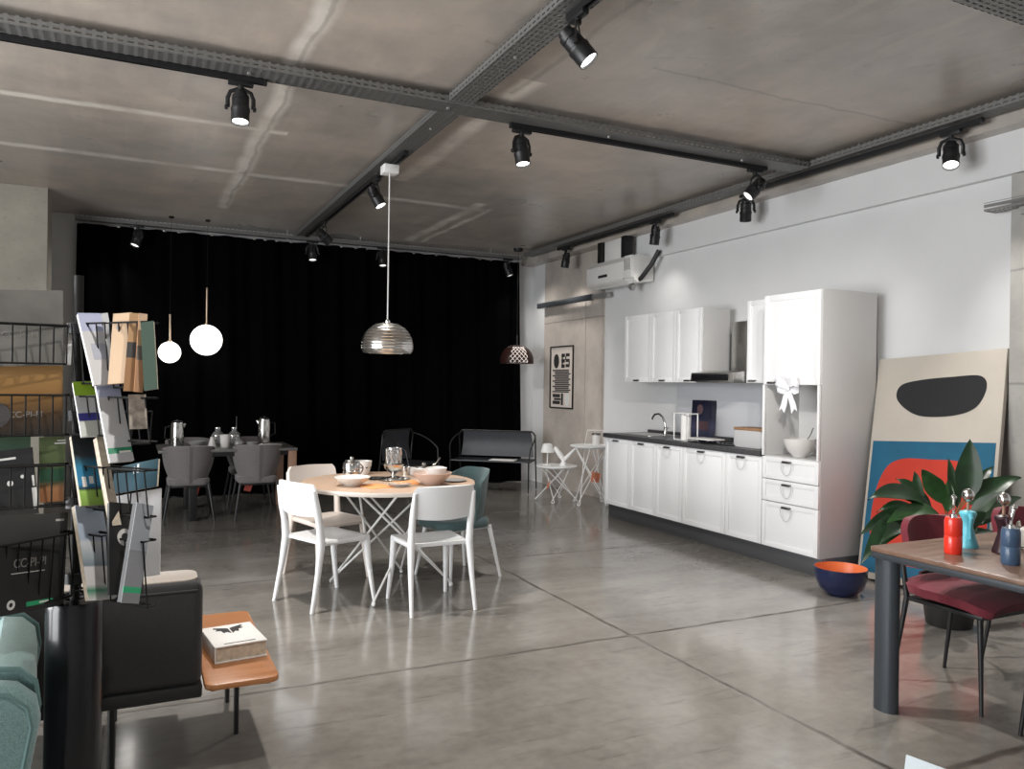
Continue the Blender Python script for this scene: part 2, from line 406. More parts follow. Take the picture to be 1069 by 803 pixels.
def rrect(w, h, r, n=5, cx=0.0, cy=0.0):
    pts = []
    for sx, sy, a0 in ((1, 1, 0), (-1, 1, PI / 2), (-1, -1, PI), (1, -1, 1.5 * PI)):
        for k in range(n + 1):
            a = a0 + PI / 2 * k / n
            pts.append((cx + sx * (w / 2 - r) + r * math.cos(a), cy + sy * (h / 2 - r) + r * math.sin(a)))
    return pts
def bez(p0, p1, p2, n=12):
    p0, p1, p2 = V(p0), V(p1), V(p2)
    return [p0 * (1 - t) ** 2 + p1 * 2 * t * (1 - t) + p2 * t * t for t in [k / n for k in range(n + 1)]]
def ease(t): return t * t * (3 - 2 * t)
# ------------------------------------------------------------------ camera
YAW, ROLL, PITCH, FPX = math.radians(25.75), math.radians(0.8), math.radians(-0.03), 819.0
F = V((math.sin(YAW) * math.cos(PITCH), math.cos(YAW) * math.cos(PITCH), math.sin(PITCH)))
R0 = V((math.cos(YAW), -math.sin(YAW), 0)); U0 = R0.cross(F)
CR = R0 * math.cos(ROLL) + U0 * math.sin(ROLL); CU = U0 * math.cos(ROLL) - R0 * math.sin(ROLL)
cd = bpy.data.cameras.new('camera'); cam = bpy.data.objects.new('camera', cd); COL.objects.link(cam)
cam.matrix_world = basis((0, 0, 1.5), CR, CU, -F)
cd.sensor_fit = 'HORIZONTAL'; cd.sensor_width = 36; cd.lens = FPX * 36 / 1069; cd.clip_start = 0.05; cd.clip_end = 100
SC.camera = cam

# ------------------------------------------------------------------ setting
XW, YB, XL, YF, ZC = 5.62, 10.95, -4.2, -3.6, 3.5
m = MB(); m.box(((XW + XL) / 2 + .1, (YB + YF) / 2, -0.05), (XW - XL + .6, YB - YF + .4, 0.1)); struct(m.build('floor', 'floor'))
m = MB(); m.box(((XW + XL) / 2 + .1, (YB + YF) / 2, ZC + 0.05), (XW - XL + .6, YB - YF + .4, 0.1)); struct(m.build('ceiling', 'ceil'))
m = MB(); m.box((XW + 0.1, (YB + YF) / 2, ZC / 2), (0.2, YB - YF, ZC)); struct(m.build('wall_right', 'wall'))
m = MB(); m.box(((XW + XL) / 2, YB + 0.1, ZC / 2), (XW - XL + .4, 0.2, ZC)); struct(m.build('wall_back', 'wall'))
# left wall: piers between tall windows
WIN_L = [(0.2, 2.6), (3.0, 5.4)]
m = MB()
ys = [YF] + [v for w in WIN_L for v in w] + [YB]
for a, b in zip(ys[::2], ys[1::2]): m.box((XL - 0.1, (a + b) / 2, ZC / 2), (0.2, b - a, ZC))
for a, b in WIN_L:
    m.box((XL - 0.1, (a + b) / 2, 0.15), (0.2, b - a, 0.3)); m.box((XL - 0.1, (a + b) / 2, 3.3), (0.2, b - a, 0.4))
struct(m.build('wall_left', 'wall'))
m = MB(); m.box((.75, YF - 0.1, ZC / 2), (10, 0.2, ZC)); struct(m.build('wall_front', 'wall'))
def window_frame(n, c, w, h, along):
    m = MB(); t = 0.06
    ax = (lambda a, z, sa, sz: m.box((c[0] + (a if along == 'x' else 0), c[1] + (a if along == 'y' else 0), c[2] + z),
                                     (sa, t, sz) if along == 'x' else (t, sa, sz)))
    ax(-w / 2 + .03, 0, .06, h); ax(w / 2 - .03, 0, .06, h); ax(0, h / 2 - .03, w, .06); ax(0, -h / 2 + .03, w, .06); ax(0, 0, .05, h)
    struct(m.build('window_%d' % n, 'darkmetal'))
for i, (a, b) in enumerate(WIN_L): window_frame(i + 1, (XL - 0.1, (a + b) / 2, 1.7), b - a, 2.8, 'y')
# drop beam over the kitchen wall, thin plaster lintel, columns
m = MB(); m.box((5.52, 3.7, (3.335 + ZC) / 2), (0.2, 14.5, ZC - 3.335)); struct(m.build('trim_1', 'ceil'))
m = MB(); m.box((XW - 0.03, 2.62, 3.185), (0.06, 12.4, 0.3)); struct(m.build('trim_2', 'wall'))
m = MB(); m.box((XW - 0.008, 9.67, 1.66), (0.03, 1.66, 3.33)); m.box((XW - 0.006, 8.86, 1.66), (0.034, 0.03, 3.33)); struct(m.build('trim_3', 'conc_b'))
m = MB(); m.box((XW - 0.03, 2.70, 1.5), (0.1, 1.5, 3.04)); struct(m.build('trim_4', 'conc_r'))
m = MB(); m.box((-1.62, 9.85, ZC / 2), (1.56, 0.5, ZC)); struct(m.build('trim_5', 'conc_l'))
# formwork joint in the back column, white skirting by the kitchen end
m = MB(); m.box((XW - 0.026, 9.29, 1.4), (0.012, 0.012, 2.6)); struct(m.build('trim_6', 'conc_b'))

# steel ledges fixed across the columns
t = thing('ledge_rail', 'dark grey horizontal steel rail fixed across the brown concrete column above the framed poster', 'rail', (5.5, 9.75, 2.68))
m = MB(); m.box((0, 0, 0), (0.05, 1.55, 0.075), 0.004); m.build('rail_profile', 'darkmetal', t)
m = MB(); m.box((0.02, -0.95, 0), (0.06, 0.4, 0.06), 0.004); m.build('end_bracket', 'galv', t)
m = MB(); [m.box((0.06, y, 0), (0.09, 0.05, 0.04)) for y in (-0.6, 0.5)]; m.build('wall_bracket', 'galv', t)
t = thing('ledge_rail', 'perforated galvanised rail stub across the grey concrete column right of the painting', 'rail', (5.47, 2.85, 2.78))
m = MB(); m.box((0.03, 0, 0), (0.12, 1.46, 0.012), 0.002); m.box((-0.03, 0, 0.025), (0.006, 1.46, 0.06)); m.build('rail_profile', 'perf', t)
m = MB(); [m.box((0.06, y, -0.03), (0.06, 0.04, 0.05)) for y in (-0.5, 0.5)]; m.build('wall_bracket', 'galv', t)

# ------------------------------------------------------------------ suspended trays and tracks
def tray(label, c, length, along, w=0.2, rods=4, group='perforated trays under the ceiling'):
    t = thing('cable_tray', label, 'cable tray', c, 0 if along == 'x' else PI / 2)
    m = MB(); m.box((0, 0, 0), (length, w, 0.006)); m.box((0, -w / 2, 0.024), (length, 0.006, 0.05)); m.box((0, w / 2, 0.024), (length, 0.006, 0.05))
    m.build('tray_channel', 'perf', t)
    for k in range(rods):
        x = -length / 2 + length * (k + .5) / rods
        m = MB(); m.tube([(x, 0, 0.003), (x, 0, ZC - c[2])], 0.004, 6); m.lathe([(0, -0.012), (0.012, -0.012), (0.012, 0.0), (0, 0.0)], 6, (x, 0, 0)); m.build('hanger_rod', 'galv', t)
    return t
tray('perforated galvanised tray crossing the whole ceiling over the round dining table', (0.62, 5.09, 3.405), 9.2, 'x', 0.2, 7)
tray('perforated galvanised tray running from the camera to the black curtain', (1.99, 5.6, 3.418), 10.2, 'y', 0.17, 7)
tray('perforated galvanised tray running beside the drop beam above the kitchen', (5.31, 3.7, 3.418), 13.6, 'y', 0.15, 8)
tray('perforated galvanised tray at the top right corner of the photo', (4.2, 2.42, 3.405), 2.3, 'x', 0.22, 3)
tray('galvanised rail hung along the top of the black curtain', (2.3, 10.66, 3.385), 5.9, 'x', 0.12, 6)
def track(label, a, b, z=3.385):
    a, b = V((a[0], a[1], z)), V((b[0], b[1], z)); d = b - a
    t = thing('lighting_track', label, 'track', (a + b) / 2, math.atan2(d.y, d.x)); L = d.length
    m = MB(); m.box((0, 0.014, 0), (L, 0.008, 0.034)); m.box((0, -0.014, 0), (L, 0.008, 0.034)); m.box((0, 0, 0.012), (L, 0.034, 0.01)); m.build('track_rail', 'black', t)
    for s in (-1, 1):
        m = MB(); m.box((s * (L / 2 + 0.008), 0, 0), (0.018, 0.04, 0.038), 0.004); m.build('end_cap', 'black', t)
track('black track with a single lit lamp at the upper left, over the brochure rack', (-3.5, 5.16), (0.72, 5.16))
track('black track with two lamps between the centre tray and the kitchen', (2.46, 5.16), (4.88, 5.16))
track('black track nearest the camera at the top, in the tray seen end on', (1.99, -1.5), (1.99, 3.5))
track('black track carrying the ribbed pendant, running to the black curtain', (1.99, 6.2), (1.99, 10.3))
track('black track along the kitchen wall over the white kitchen', (5.3, 3.52), (5.3, 5.75))
track('black track by the air conditioner at the far end of the kitchen', (5.3, 7.0), (5.3, 9.55))

# ------------------------------------------------------------------ spotlights
def spotlight(label, x, y, aim, rz, lens='lens', power=0, z=3.368, cone=70, yaw_pt=None, sc=1.0):
    """aim: direction of the beam in world space"""
    t = thing('spotlight', label, 'spotlight', (x, y, z), rz, 'black track spotlights')
    R = Matrix.Rotation(-rz, 3, 'Z'); d = (R @ V(aim)).normalized()
    m = MB(); m.box((0, 0, -0.014), (0.15, 0.04, 0.03), 0.004); m.lathe([(0, -.055), (.018, -.055), (.018, -.028), (0, -.028)], 14); m.build('track_adapter', 'black', t)
    piv = V((0, 0, -0.17))
    h = V((d.x, d.y, 0)); h = h.normalized() if h.length > 0.05 else V((1, 0, 0)); side = V((-h.y, h.x, 0))
    pts = [piv + side * 0.076, piv + side * 0.076 + V((0, 0, .06)), piv + side * 0.06 + V((0, 0, .1)), piv + side * .02 + V((0, 0, .117)),
           piv - side * .02 + V((0, 0, .117)), piv - side * .06 + V((0, 0, .1)), piv - side * .076 + V((0, 0, .06)), piv - side * .076]
    m = MB(); m.tube(pts, 0.013, 8, flat=0.35, ref=tuple(h)); m.build('yoke', 'black', t)
    q = V((0, 0, 1)).rotation_difference(d).to_matrix().to_4x4(); mx = Matrix.Translation(piv) @ q
    m = MB(); m.lathe([(0, -.11), (.035, -.11), (.04, -.105), (.04, -.085), (.052, -.08), (.052, -.05), (.047, -.047), (.047, -.04), (.052, -.037), (.052, .0), (.058, .005), (.058, .02), (.055, .025), (.055, .095), (.05, .095), (.046, .07), (0, .07)], 28)
    m.tf(mx); m.build('lamp_body', 'black', t)
    m = MB(); m.lathe([(0, .082), (.047, .082), (.047, .074), (0, .074)], 24); m.tf(mx); m.build('lamp_lens', lens, t)
    for s in (-1, 1):
        m = MB(); m.lathe([(0, 0), (.016, 0), (.016, .014), (.01, .02), (0, .02)], 12, piv + side * (s * 0.074), side * s); m.build('pivot_knob', 'black', t)
    m = MB(); m.tube(bez(V((0, 0, -.04)) + h * -.02, V((0, 0, -.06)) - h * .07, piv - d * .1, 10), 0.004, 6); m.build('lamp_cable', 'black', t)
    if power:
        ld = bpy.data.lights.new('spot', 'SPOT'); ld.energy = power; ld.spot_size = math.radians(cone); ld.spot_blend = 1.0; ld.shadow_soft_size = 0.045; ld.color = (1, 0.955, 0.9)
        lo = bpy.data.objects.new('spot_beam', ld); COL.objects.link(lo); lo.parent = t
        lo.matrix_local = Matrix.Translation(piv + d * 0.11) @ V((0, 0, -1)).rotation_difference(d).to_matrix().to_4x4()
    return t
SP = 1.0
spotlight('lit spotlight hanging alone at the upper left of the photo, above the sofa', 0.58, 5.16, (-.03, -.2, -1), 0, power=290 * SP, cone=115)
spotlight('large tilted spotlight nearest the camera at the top of the photo, its lens showing round', 1.99, 3.42, (.62, -.5, -1), PI / 2, power=260 * SP, cone=105)
spotlight('lit spotlight pointing straight down between the two pendant sides, over the white chairs', 2.54, 5.16, (.05, -.2, -1), 0, power=170 * SP, cone=110)
spotlight('lit spotlight on the kitchen wall track, over the abstract painting', 5.3, 3.74, (-.4, -.3, -1), PI / 2, power=190 * SP, cone=100)
spotlight('dark spotlight at the end of the cross track, tilted towards the tall cupboard', 4.77, 5.16, (-.75, .2, -.8), 0, lens='lensoff')
spotlight('dark spotlight hanging just behind the cross track end, turned to the worktop', 5.3, 5.85, (.25, .3, -1), PI / 2, lens='lensoff')
spotlight('dark spotlight right of the air conditioner', 5.3, 7.31, (-.05, .12, -1), PI / 2, lens='lensoff', power=18 * SP, cone=120)
spotlight('dark spotlight over the concrete column, left of the air conditioner', 5.3, 9.35, (-.12, .1, -1), PI / 2, lens='lensoff', power=40 * SP, cone=125)
spotlight('lit tilted spotlight just left of the pendant cable', 1.99, 7.05, (.45, -.35, -1), PI / 2, power=130 * SP, cone=100)
spotlight('dark spotlight at the curtain end of the centre track, turned away', 1.99, 9.25, (3.2, .5, -2.7), PI / 2, lens='lensoff', power=170 * SP, cone=65)
spotlight('lit spotlight on the centre track above and behind the viewer, aimed at the tall cupboard', 1.99, 1.9, (2.9, 2.9, -1.35), PI / 2, power=330 * SP, cone=34)
spotlight('lit spotlight on the centre track behind the viewer, aimed at the kitchen sink', 1.99, 1.1, (3.5, 6.6, -2.0), PI / 2, power=420 * SP, cone=30)
track('black track on the ceiling above the viewer, outside the picture', (-1.2, 1.25), (1.85, 1.25), 3.482)
spotlight('lit spotlight above the viewer, shining down on the wooden side table', .5, 1.25, (0, .45, -1), 0, power=150 * SP, cone=90, z=3.465)
for x, l in ((0.02, 'leftmost small spotlight in front of the black curtain, above the globe lamps'), (2.12, 'small spotlight in front of the black curtain, just right of the centre track end'),
             (3.08, 'small spotlight in front of the black curtain, left of the pendant cable'), (5.0, 'rightmost small spotlight in front of the black curtain, over the brown pendant')):
    spotlight(l, x, 10.56, (-.35 if x < 1 else (.3 if x > 4 else 0), -.25, -1), 0, lens='lensoff', power=28 if x < 1 or x > 4 else 0, cone=130)
# ------------------------------------------------------------------ curtain
t = thing('blackout_curtain', 'full height black curtain hanging in soft folds across the back wall', 'curtain', (0, 10.8, 0))
g = []; NX = 340; x0, x1 = -0.64, 5.3
for z in [0.012, 0.4, 1.0, 1.7, 2.4, 3.0, 3.37]:
    row = []
    for i in range(NX + 1):
        u = i / NX; x = x0 + (x1 - x0) * u
        if u > .97: x += 0.07 * (1 - z / 3.37) * (u - .97) / .03
        if u < .03: x -= 0.03 * (1 - z / 3.37) * (.03 - u) / .03
        k = 0.55 + 0.45 * (1 - z / 3.4)
        y = 0.055 * k * math.sin(x * 15 + 1.3 * math.sin(x * 2.1)) + 0.02 * math.sin(x * 31 + z)
        row.append((x, y, z))
    g.append(row)
m = MB(); m.sheet(g, 0.006); m.build('curtain_cloth', 'velvet', t, angle=80)
for k in range(34):
    if random.random() < .35: continue
    x = -0.5 + k * 0.17 + random.uniform(-.03, .03)
    m = MB(); m.box((x, -0.1, 3.352), (0.035, 0.018, 0.028), 0.005); m.build('curtain_glider', 'galv', t)

# ------------------------------------------------------------------ pendants
def globe(label, x, y, z, r, rod):
    t = thing('globe_pendant', label, 'pendant lamp', (x, y, z), 0, 'opal globe pendants')
    m = MB(); m.sphere((0, 0, 0), r, 40, 24); m.build('opal_globe', 'globe', t)
    m = MB(); m.lathe([(0, r - .004), (.03, r - .004), (.03, r + .012), (.012, r + .02), (.012, r + rod), (.004, r + rod + .01), (0, r + rod + .01)], 18); m.build('stem', 'brass', t)
    m = MB(); m.tube([(0, 0, r + rod), (0, 0, ZC - z)], 0.0022, 6); m.lathe([(0, ZC - z), (.03, ZC - z), (.03, ZC - z - .02), (0, ZC - z - .025)], 20); m.build('cord', 'rackwire', t)
globe('smaller lit white globe pendant, hanging lower and further left', 0.393, 10.5, 1.831, 0.130, 0.33)
globe('larger lit white globe pendant hanging right of the smaller globe', 0.812, 10.5, 1.997, 0.190, 0.46)

t = thing('ribbed_pendant', 'silver ribbed dome pendant hanging over the round dining table from a white box', 'pendant lamp', (1.965, 6.56, 1.745))
R, Hh = 0.222, 0.265
m = MB()
for k in range(9):
    z0 = 0.005 + k * 0.0265; f0 = z0 / Hh
    def rad(z): 
        q = z / Hh; return R * (max(0, 1 - max(0, (q - .18) / .86) ** 2.3)) ** .5 if q > .18 else R * (.9 + .1 * math.sin(q / .18 * PI / 2))
    ra, rb = rad(z0), rad(z0 + .0255)
    m.lathe([(ra - .022, z0 + .001), (ra, z0), (ra + .002, z0 + .004), ((ra + rb) / 2 + .003, z0 + .012), (rb, z0 + .0245), (rb - .02, z0 + .0255), (rb - .03, z0 + .012), (ra - .022, z0 + .001)], 56)
ra = rad(0.2435)
m.lathe([(ra, 0.2435), (ra * .8, .255), (ra * .45, .264), (.02, .268), (0, .268)], 56)
m.build('ribbed_shade', 'alu', t)
m = MB(); m.lathe([(0, .03), (.04, .035), (.06, .07), (.062, .1), (.05, .14), (.03, .17), (.03, .262), (0, .262)], 24); m.build('inner_bulb', mat('frosted_bulb', (.8, .75, .7), .5, emit=(1, .75, .5), estr=.9), t)
for k in range(4):
    a = PI / 4 + k * PI / 2; m = MB(); m.tube([(math.cos(a) * .17, math.sin(a) * .17, .01), (math.cos(a) * .15, math.sin(a) * .15, .16), (math.cos(a) * .06, math.sin(a) * .06, .25)], 0.004, 6); m.build('strut', 'alu', t)
m = MB(); m.lathe([(0, .262), (.022, .262), (.022, .285), (.008, .3), (0, .3)], 18); m.build('cord_grip', 'alu', t)
m = MB(); m.tube([(0, 0, .29), (0, 0, 3.33 - 1.745)], 0.006, 8); m.build('cord', 'wire', t)
m = MB(); m.box((0, 0, 3.33 - 1.745), (.13, .13, .075), .006); m.build('canopy_box', 'wire', t)

t = thing('lattice_pendant', 'dark brown pendant with a white criss-cross lattice, hanging by the curtain edge', 'pendant lamp', (5.08, 10.38, 1.803)); LS = 1.1
def prof(q):  # radius and height of the dome at q 0..1 from rim to crown
    a = q * PI / 2; return (.235 + .015 * math.sin(q * PI)) * math.cos(a) ** .75 + .0, .27 * math.sin(a) ** 1.15
m = MB()
for fam in (1, -1):
    for k in range(22):
        pts = []
        for i in range(15):
            q = .03 + .78 * i / 14; r, z = prof(q); a = 2 * PI * k / 22 + fam * q * 1.5
            pts.append((r * math.cos(a), r * math.sin(a), z))
        m.tube(pts, 0.0065, 6, flat=.5)
m.build('lattice_shade', 'pale', t)
m = MB(); m.lathe([(prof(q)[0] + .006, prof(q)[1] + .004) for q in [.72 + .26 * i / 6 for i in range(7)]] + [(0, .272), (0, .262)] + [(prof(q)[0] - .002, prof(q)[1] - .004) for q in [.98 - .26 * i / 6 for i in range(7)]] + [(prof(.72)[0] + .006, prof(.72)[1] + .004)], 40); m.build('crown_cap', 'amber', t)
m = MB()
g = []
for i in range(13):
    q = i / 12 * .9; r, z = prof(q); g.append([((r + .012) * math.cos(a), (r + .012) * math.sin(a), z) for a in [math.radians(-75 + 100 * j / 20) for j in range(21)]])
m.sheet(g, .004); 
g = []
for i in range(13):
    q = i / 12 * .9; r, z = prof(q); g.append([((r + .012) * math.cos(a), (r + .012) * math.sin(a), z) for a in [math.radians(150 + 70 * j / 20) for j in range(21)]])
m.sheet(g, .004); m.build('smooth_side_panel', 'amber', t)
m = MB(); m.lathe([(0, .03), (.14, .03), (.175, .06), (.175, .13), (.14, .19), (.06, .23), (0, .235)], 32); m.build('inner_diffuser', 'amber', t)
m = MB(); m.lathe([(.232, 0), (.246, 0), (.246, .012), (.232, .012), (.232, 0)], 48); m.build('rim_ring', 'amber', t)
m = MB(); m.tube([(0, 0, .265), (0, 0, .42)], .012, 10); m.build('stem', 'black', t)
m = MB(); m.tube([(0, 0, .41), (0, 0, ZC - 1.803)], .003, 6); m.lathe([(0, ZC - 1.803), (.07, ZC - 1.803), (.07, ZC - 1.843), (0, ZC - 1.848)], 24); m.build('cord', 'black', t)

# ------------------------------------------------------------------ air conditioner
t = thing('air_conditioner', 'white air conditioner hung high on the wall beside the concrete column', 'air conditioner', (5.3, 8.27, 2.73))
m = MB(); m.prism([(.3, .03), (.07, .0), (.02, .04), (0, .1), (.0, .27), (.06, .335), (.3, .335)], 1.06, basis((0, -.53, 0), (1, 0, 0), (0, 0, 1), (0, -1, 0)) @ Matrix.Translation((0, 0, -1.06)), .008); m.build('casing', 'acwhite', t)
m = MB(); m.box((.01, -.44, .19), (.06, .16, .27), .012); m.box((.15, -.525, .17), (.26, .012, .3), .006); m.build('side_cover', 'acwhite', t)
m = MB(); [m.box((-.026, -.44 + .045 * (j - 1), .16 + .02 * i), (.006, .02, .012)) for i in range(7) for j in range(3)]; m.build('side_grille', 'galv', t)
m = MB(); m.box((.0, 0.05, .035), (.1, .8, .012), .004, rot=Euler((0, .4, 0))); m.build('air_flap', 'acwhite', t)
m = MB(); m.box((-.006, .13, .14), (.012, .2, .034), .004); m.build('display_window', 'ink', t)
m = MB(); m.box((.2, .05, .46), (.2, .42, .28), .01); m.build('pipe_box', 'acwhite', t)
for y in (.32, -.22):
    m = MB(); m.box((.12, y, .47), (.12, .09, .26), .006); m.build('hanging_bracket', 'black', t)
m = MB(); m.tube([(.1, -.5, .03), (.1, -.56, .05), (.17, -.66, .2), (.22, -.74, .36)], .028, 10); m.build('insulated_pipe', 'black', t)
m = MB(); m.box((.12, -.34, -.03), (.05, .09, .08), .01, rot=Euler((.5, 0, 0))); m.build('drain_nozzle', 'galv', t)

# ------------------------------------------------------------------ framed poster on the column
t = thing('framed_poster', 'black framed lettering poster hanging on the brown concrete column', 'poster', (5.592, 9.94, 1.61))
W_, H_ = .68, .91
m = MB()
for y, z, sy, sz in ((-W_ / 2 + .01, 0, .02, H_), (W_ / 2 - .01, 0, .02, H_), (0, H_ / 2 - .01, W_, .02), (0, -H_ / 2 + .01, W_, .02)): m.box((0, y, z), (.03, sy, sz), .003)
m.build('frame', 'black', t)
m = MB(); m.box((.004, 0, 0), (.006, W_ - .03, H_ - .03)); m.build('poster_sheet', 'mapink', t)
m = MB(); X_ = -.0005
def blk(y, z, sy, sz): m.box((X_, -y, z), (.002, sy, sz))
m.prism([(.105 * math.cos(a) * .75, .105 * math.sin(a)) for a in [2 * PI * k / 28 for k in range(28)]], .002, basis((X_ - .001, .16, .235), (0, 1, 0), (0, 0, 1), (1, 0, 0)))
for z in (.315, .235, .16):
    blk(.04, z, .1, .05); blk(.17, z + .005, .11, .045)
blk(.015, .235, .035, .2); blk(.115, .275, .03, .06); blk(.215, .2, .03, .06)
for i in range(13): 
    z = .1 - i * .026; blk(0.0 + .03 * ((i * 7) % 3 - 1), z, .48 - .03 * ((i * 5) % 3), .019)
for z in (-.27, -.37): blk(-.15, z, .22, .05); 
blk(-.12, -.32, .2, .03); blk(.02, -.32, .06, .17)
m.build('lettering', 'ink', t)
m = MB(); m.prism([(.075 * math.cos(a), .09 * math.sin(a)) for a in [2 * PI * k / 28 for k in range(28)]], .002, basis((X_ - .003, -.17, -.32), (0, 1, 0), (0, 0, 1), (1, 0, 0))); m.build('pale_disc', 'silverink', t)
# ------------------------------------------------------------------ kitchen
KX, KB = 4.87, 5.5        # door face, cabinet back
def tab_handle(parent, y, z, x=0.0, ring=True):
    """flat dark tab with a thin pale half-round arc below, on a face looking to -X"""
    m = MB(); m.box((x - .014, y, z), (.028, .09, .012), .003); m.box((x - .026, y, z - .004), (.005, .09, .016), .002); h = m.build('handle', 'nickel', parent)
    if ring:
        pts = [(x - .02, y + .058 * math.cos(a), z - .012 + .1 * math.sin(a)) for a in [PI + PI * k / 14 for k in range(15)]]
        m = MB(); m.tube(pts, .0032, 6); m.build('pale_arc', 'ring', h)  # thin pale grey half-round arc just below the tab
def panel_door(parent, y0, y1, z0, z1, x=0.0, name='door', fr=.05):
    """framed door lying in plane x, y0<y1"""
    m = MB(); cy, cz, w, h = (y0 + y1) / 2, (z0 + z1) / 2, y1 - y0 - .004, z1 - z0 - .004
    m.box((x + .012, cy, cz), (.016, w, h), .002)
    m.box((x + .001, cy - w / 2 + fr / 2, cz), (.012, fr, h), .002); m.box((x + .001, cy + w / 2 - fr / 2, cz), (.012, fr, h), .002)
    m.box((x + .001, cy, cz + h / 2 - fr / 2), (.012, w - 2 * fr, fr), .002); m.box((x + .001, cy, cz - h / 2 + fr / 2), (.012, w - 2 * fr, fr), .002)
    return m.build(name, 'lacq', parent)
BY = [7.615, 7.11, 6.65, 6.213, 5.588, 5.128]
desc = ['white base cabinet at the far end of the kitchen, beside the tall wire table', 'white base cabinet second from the far end, below the sink',
        'white base cabinet in the middle, below the white wire stand', 'widest white base cabinet, below the hob', 'white base cabinet next to the drawers, below the bread bin']
for i in range(5):
    a, b = BY[i + 1], BY[i]
    t = thing('base_cabinet', desc[i], 'cabinet', (KX, (a + b) / 2, 0.15), 0, 'kitchen base cabinets'); w = b - a
    m = MB(); m.box(((.025 + .63) / 2, 0, .375), (.605, w - .002, .75), .002); m.build('carcass', 'carc', t)
    d = panel_door(t, -w / 2, w / 2, .006, .758, fr=.045 if i != 3 else .05); tab_handle(d, 0.02, .735, ring=i in (2, 3, 4))
t = thing('kitchen_plinth', 'grey metal plinth strip under the white kitchen', 'plinth', (KX + .05, 6.06, 0))
m = MB(); m.box((.01, 0, .075), (.02, 3.1, .15), .002); m.box((.29, -1.545, .075), (.54, .02, .15), .002); m.box((.29, 1.545, .075), (.54, .02, .15), .002); m.build('plinth_board', 'plinth', t)
# worktop with a cut for the sink
t = thing('worktop', 'dark grey kitchen worktop over the white base cabinets', 'worktop', (0, 0, .91))
m = MB(); sx0, sx1, sy0, sy1 = 5.0, 5.4, 6.95, 7.45
for x0, x1, y0, y1 in ((4.845, sx0, 5.13, 7.63), (sx1, KB, 5.13, 7.63), (sx0, sx1, sy1, 7.63), (sx0, sx1, 5.13, sy0)): m.box(((x0 + x1) / 2, (y0 + y1) / 2, .0235), (x1 - x0, y1 - y0, .047), .0)
m.box((4.848, 6.38, .0235), (.012, 2.5, .047), .004); m.build('slab', 'stone', t)
m = MB(); m.box((5.48, 6.38, .063), (.04, 2.5, .032), .004); m.build('upstand', 'stone', t)
t = thing('sink', 'inset steel sink bowl in the dark worktop, far end', 'sink', (5.2, 7.2, .957))
m = MB(); m.prism(rrect(.44, .54, .05), .004); m.prism(rrect(.38, .48, .05), .004, Matrix.Translation((0, 0, .001)))
m.build('rim', 'brushed', t)
m = MB(); m.sheet([[(sx * .19 * k, sy * .24 * k, z) for sx, sy in ((-1, -1), (1, -1), (1, 1), (-1, 1), (-1, -1))] for k, z in ((1, .004), (.97, -.03), (.9, -.036))], .0); m.build('basin', 'brushed', t)
t = thing('kitchen_faucet', 'chrome swan neck tap arching over the sink', 'tap', (5.3, 7.07, .957))
m = MB(); m.lathe([(0, 0), (.028, 0), (.028, .012), (.02, .02), (.018, .09), (.012, .1), (0, .1)], 20); m.build('tap_body', 'steel', t)
m = MB(); m.tube([(0, 0, .09), (-.005, .01, .15), (-.01, .045, .205), (-.015, .1, .235), (-.02, .17, .225), (-.024, .21, .185), (-.025, .215, .165)], .0115, 10); m.build('spout', 'steel', t)
m = MB(); m.tube([(0, -.02, .07), (-.01, -.06, .085), (-.015, -.085, .09)], .006, 8); m.build('lever', 'steel', t)
# splash and wall panels
t = thing('splashback', 'pale grey splashback panel between worktop and wall cupboards', 'splashback', (KB + .025, 6.13, .957))
m = MB(); m.box((0, 0, .32), (.03, 2.04, .62), .002); m.build('panel', 'splash', t)
m = MB(); m.box((-.0165, .66, .12), (.003, .07, .11), .002); m.build('socket_plate', 'carc', t)
# wall cabinets
UX = 5.15
UY = [7.66, 7.147, 6.705, 6.29]
ud = ['white wall cupboard at the far end of the row, by the bright corner', 'white wall cupboard in the middle of the three left of the hood', 'white wall cupboard touching the cooker hood, its grey side facing the camera']
for i in range(3):
    a, b = UY[i + 1], UY[i]; w = b - a
    t = thing('wall_cabinet', ud[i], 'cabinet', (UX, (a + b) / 2, 1.54), 0, 'kitchen wall cupboards')
    m = MB(); m.box(((.022 + .36) / 2, 0, .382), (.34, w - .002, .764), .002); m.build('carcass', 'carc', t)
    d = panel_door(t, -w / 2, w / 2, 0, .764, fr=.045); tab_handle(d, 0.0, .024, ring=False)
t = thing('wall_cabinet', 'white wall cupboard squeezed between the hood and the tall cupboard', 'cabinet', (UX, 5.384, 1.54), 0, 'kitchen wall cupboards')
m = MB(); m.box(((.022 + .36) / 2, 0, .382), (.34, .51, .764), .002); m.build('carcass', 'carc', t)
d = panel_door(t, -.256, .256, 0, .764, fr=.045); tab_handle(d, 0.17, .024, ring=False)
# hood
t = thing('cooker_hood', 'stainless steel chimney cooker hood over the hob', 'hood', (5.0, 5.965, 1.55))
m = MB(); m.prism([(0, 0.0), (.5, 0.0), (.5, .1), (.2, .11), (0.012, .085)], .62, basis((0, .31, 0), (1, 0, 0), (0, 0, 1), (0, -1, 0)), .003); m.build('canopy', 'brushed', t)
m = MB(); m.box((.001, .02, .042), (.014, .52, .06), .002, rot=Euler((0, -.2, 0))); m.build('front_glass', 'glassblack', t)
m = MB(); m.box((.42, 0.0, .335), (.16, .21, .52), .002); m.build('chimney', 'brushed', t)
m = MB(); m.box((.22, .0, -.004), (.36, .54, .008), .001); m.build('filter_grille', 'galv', t)
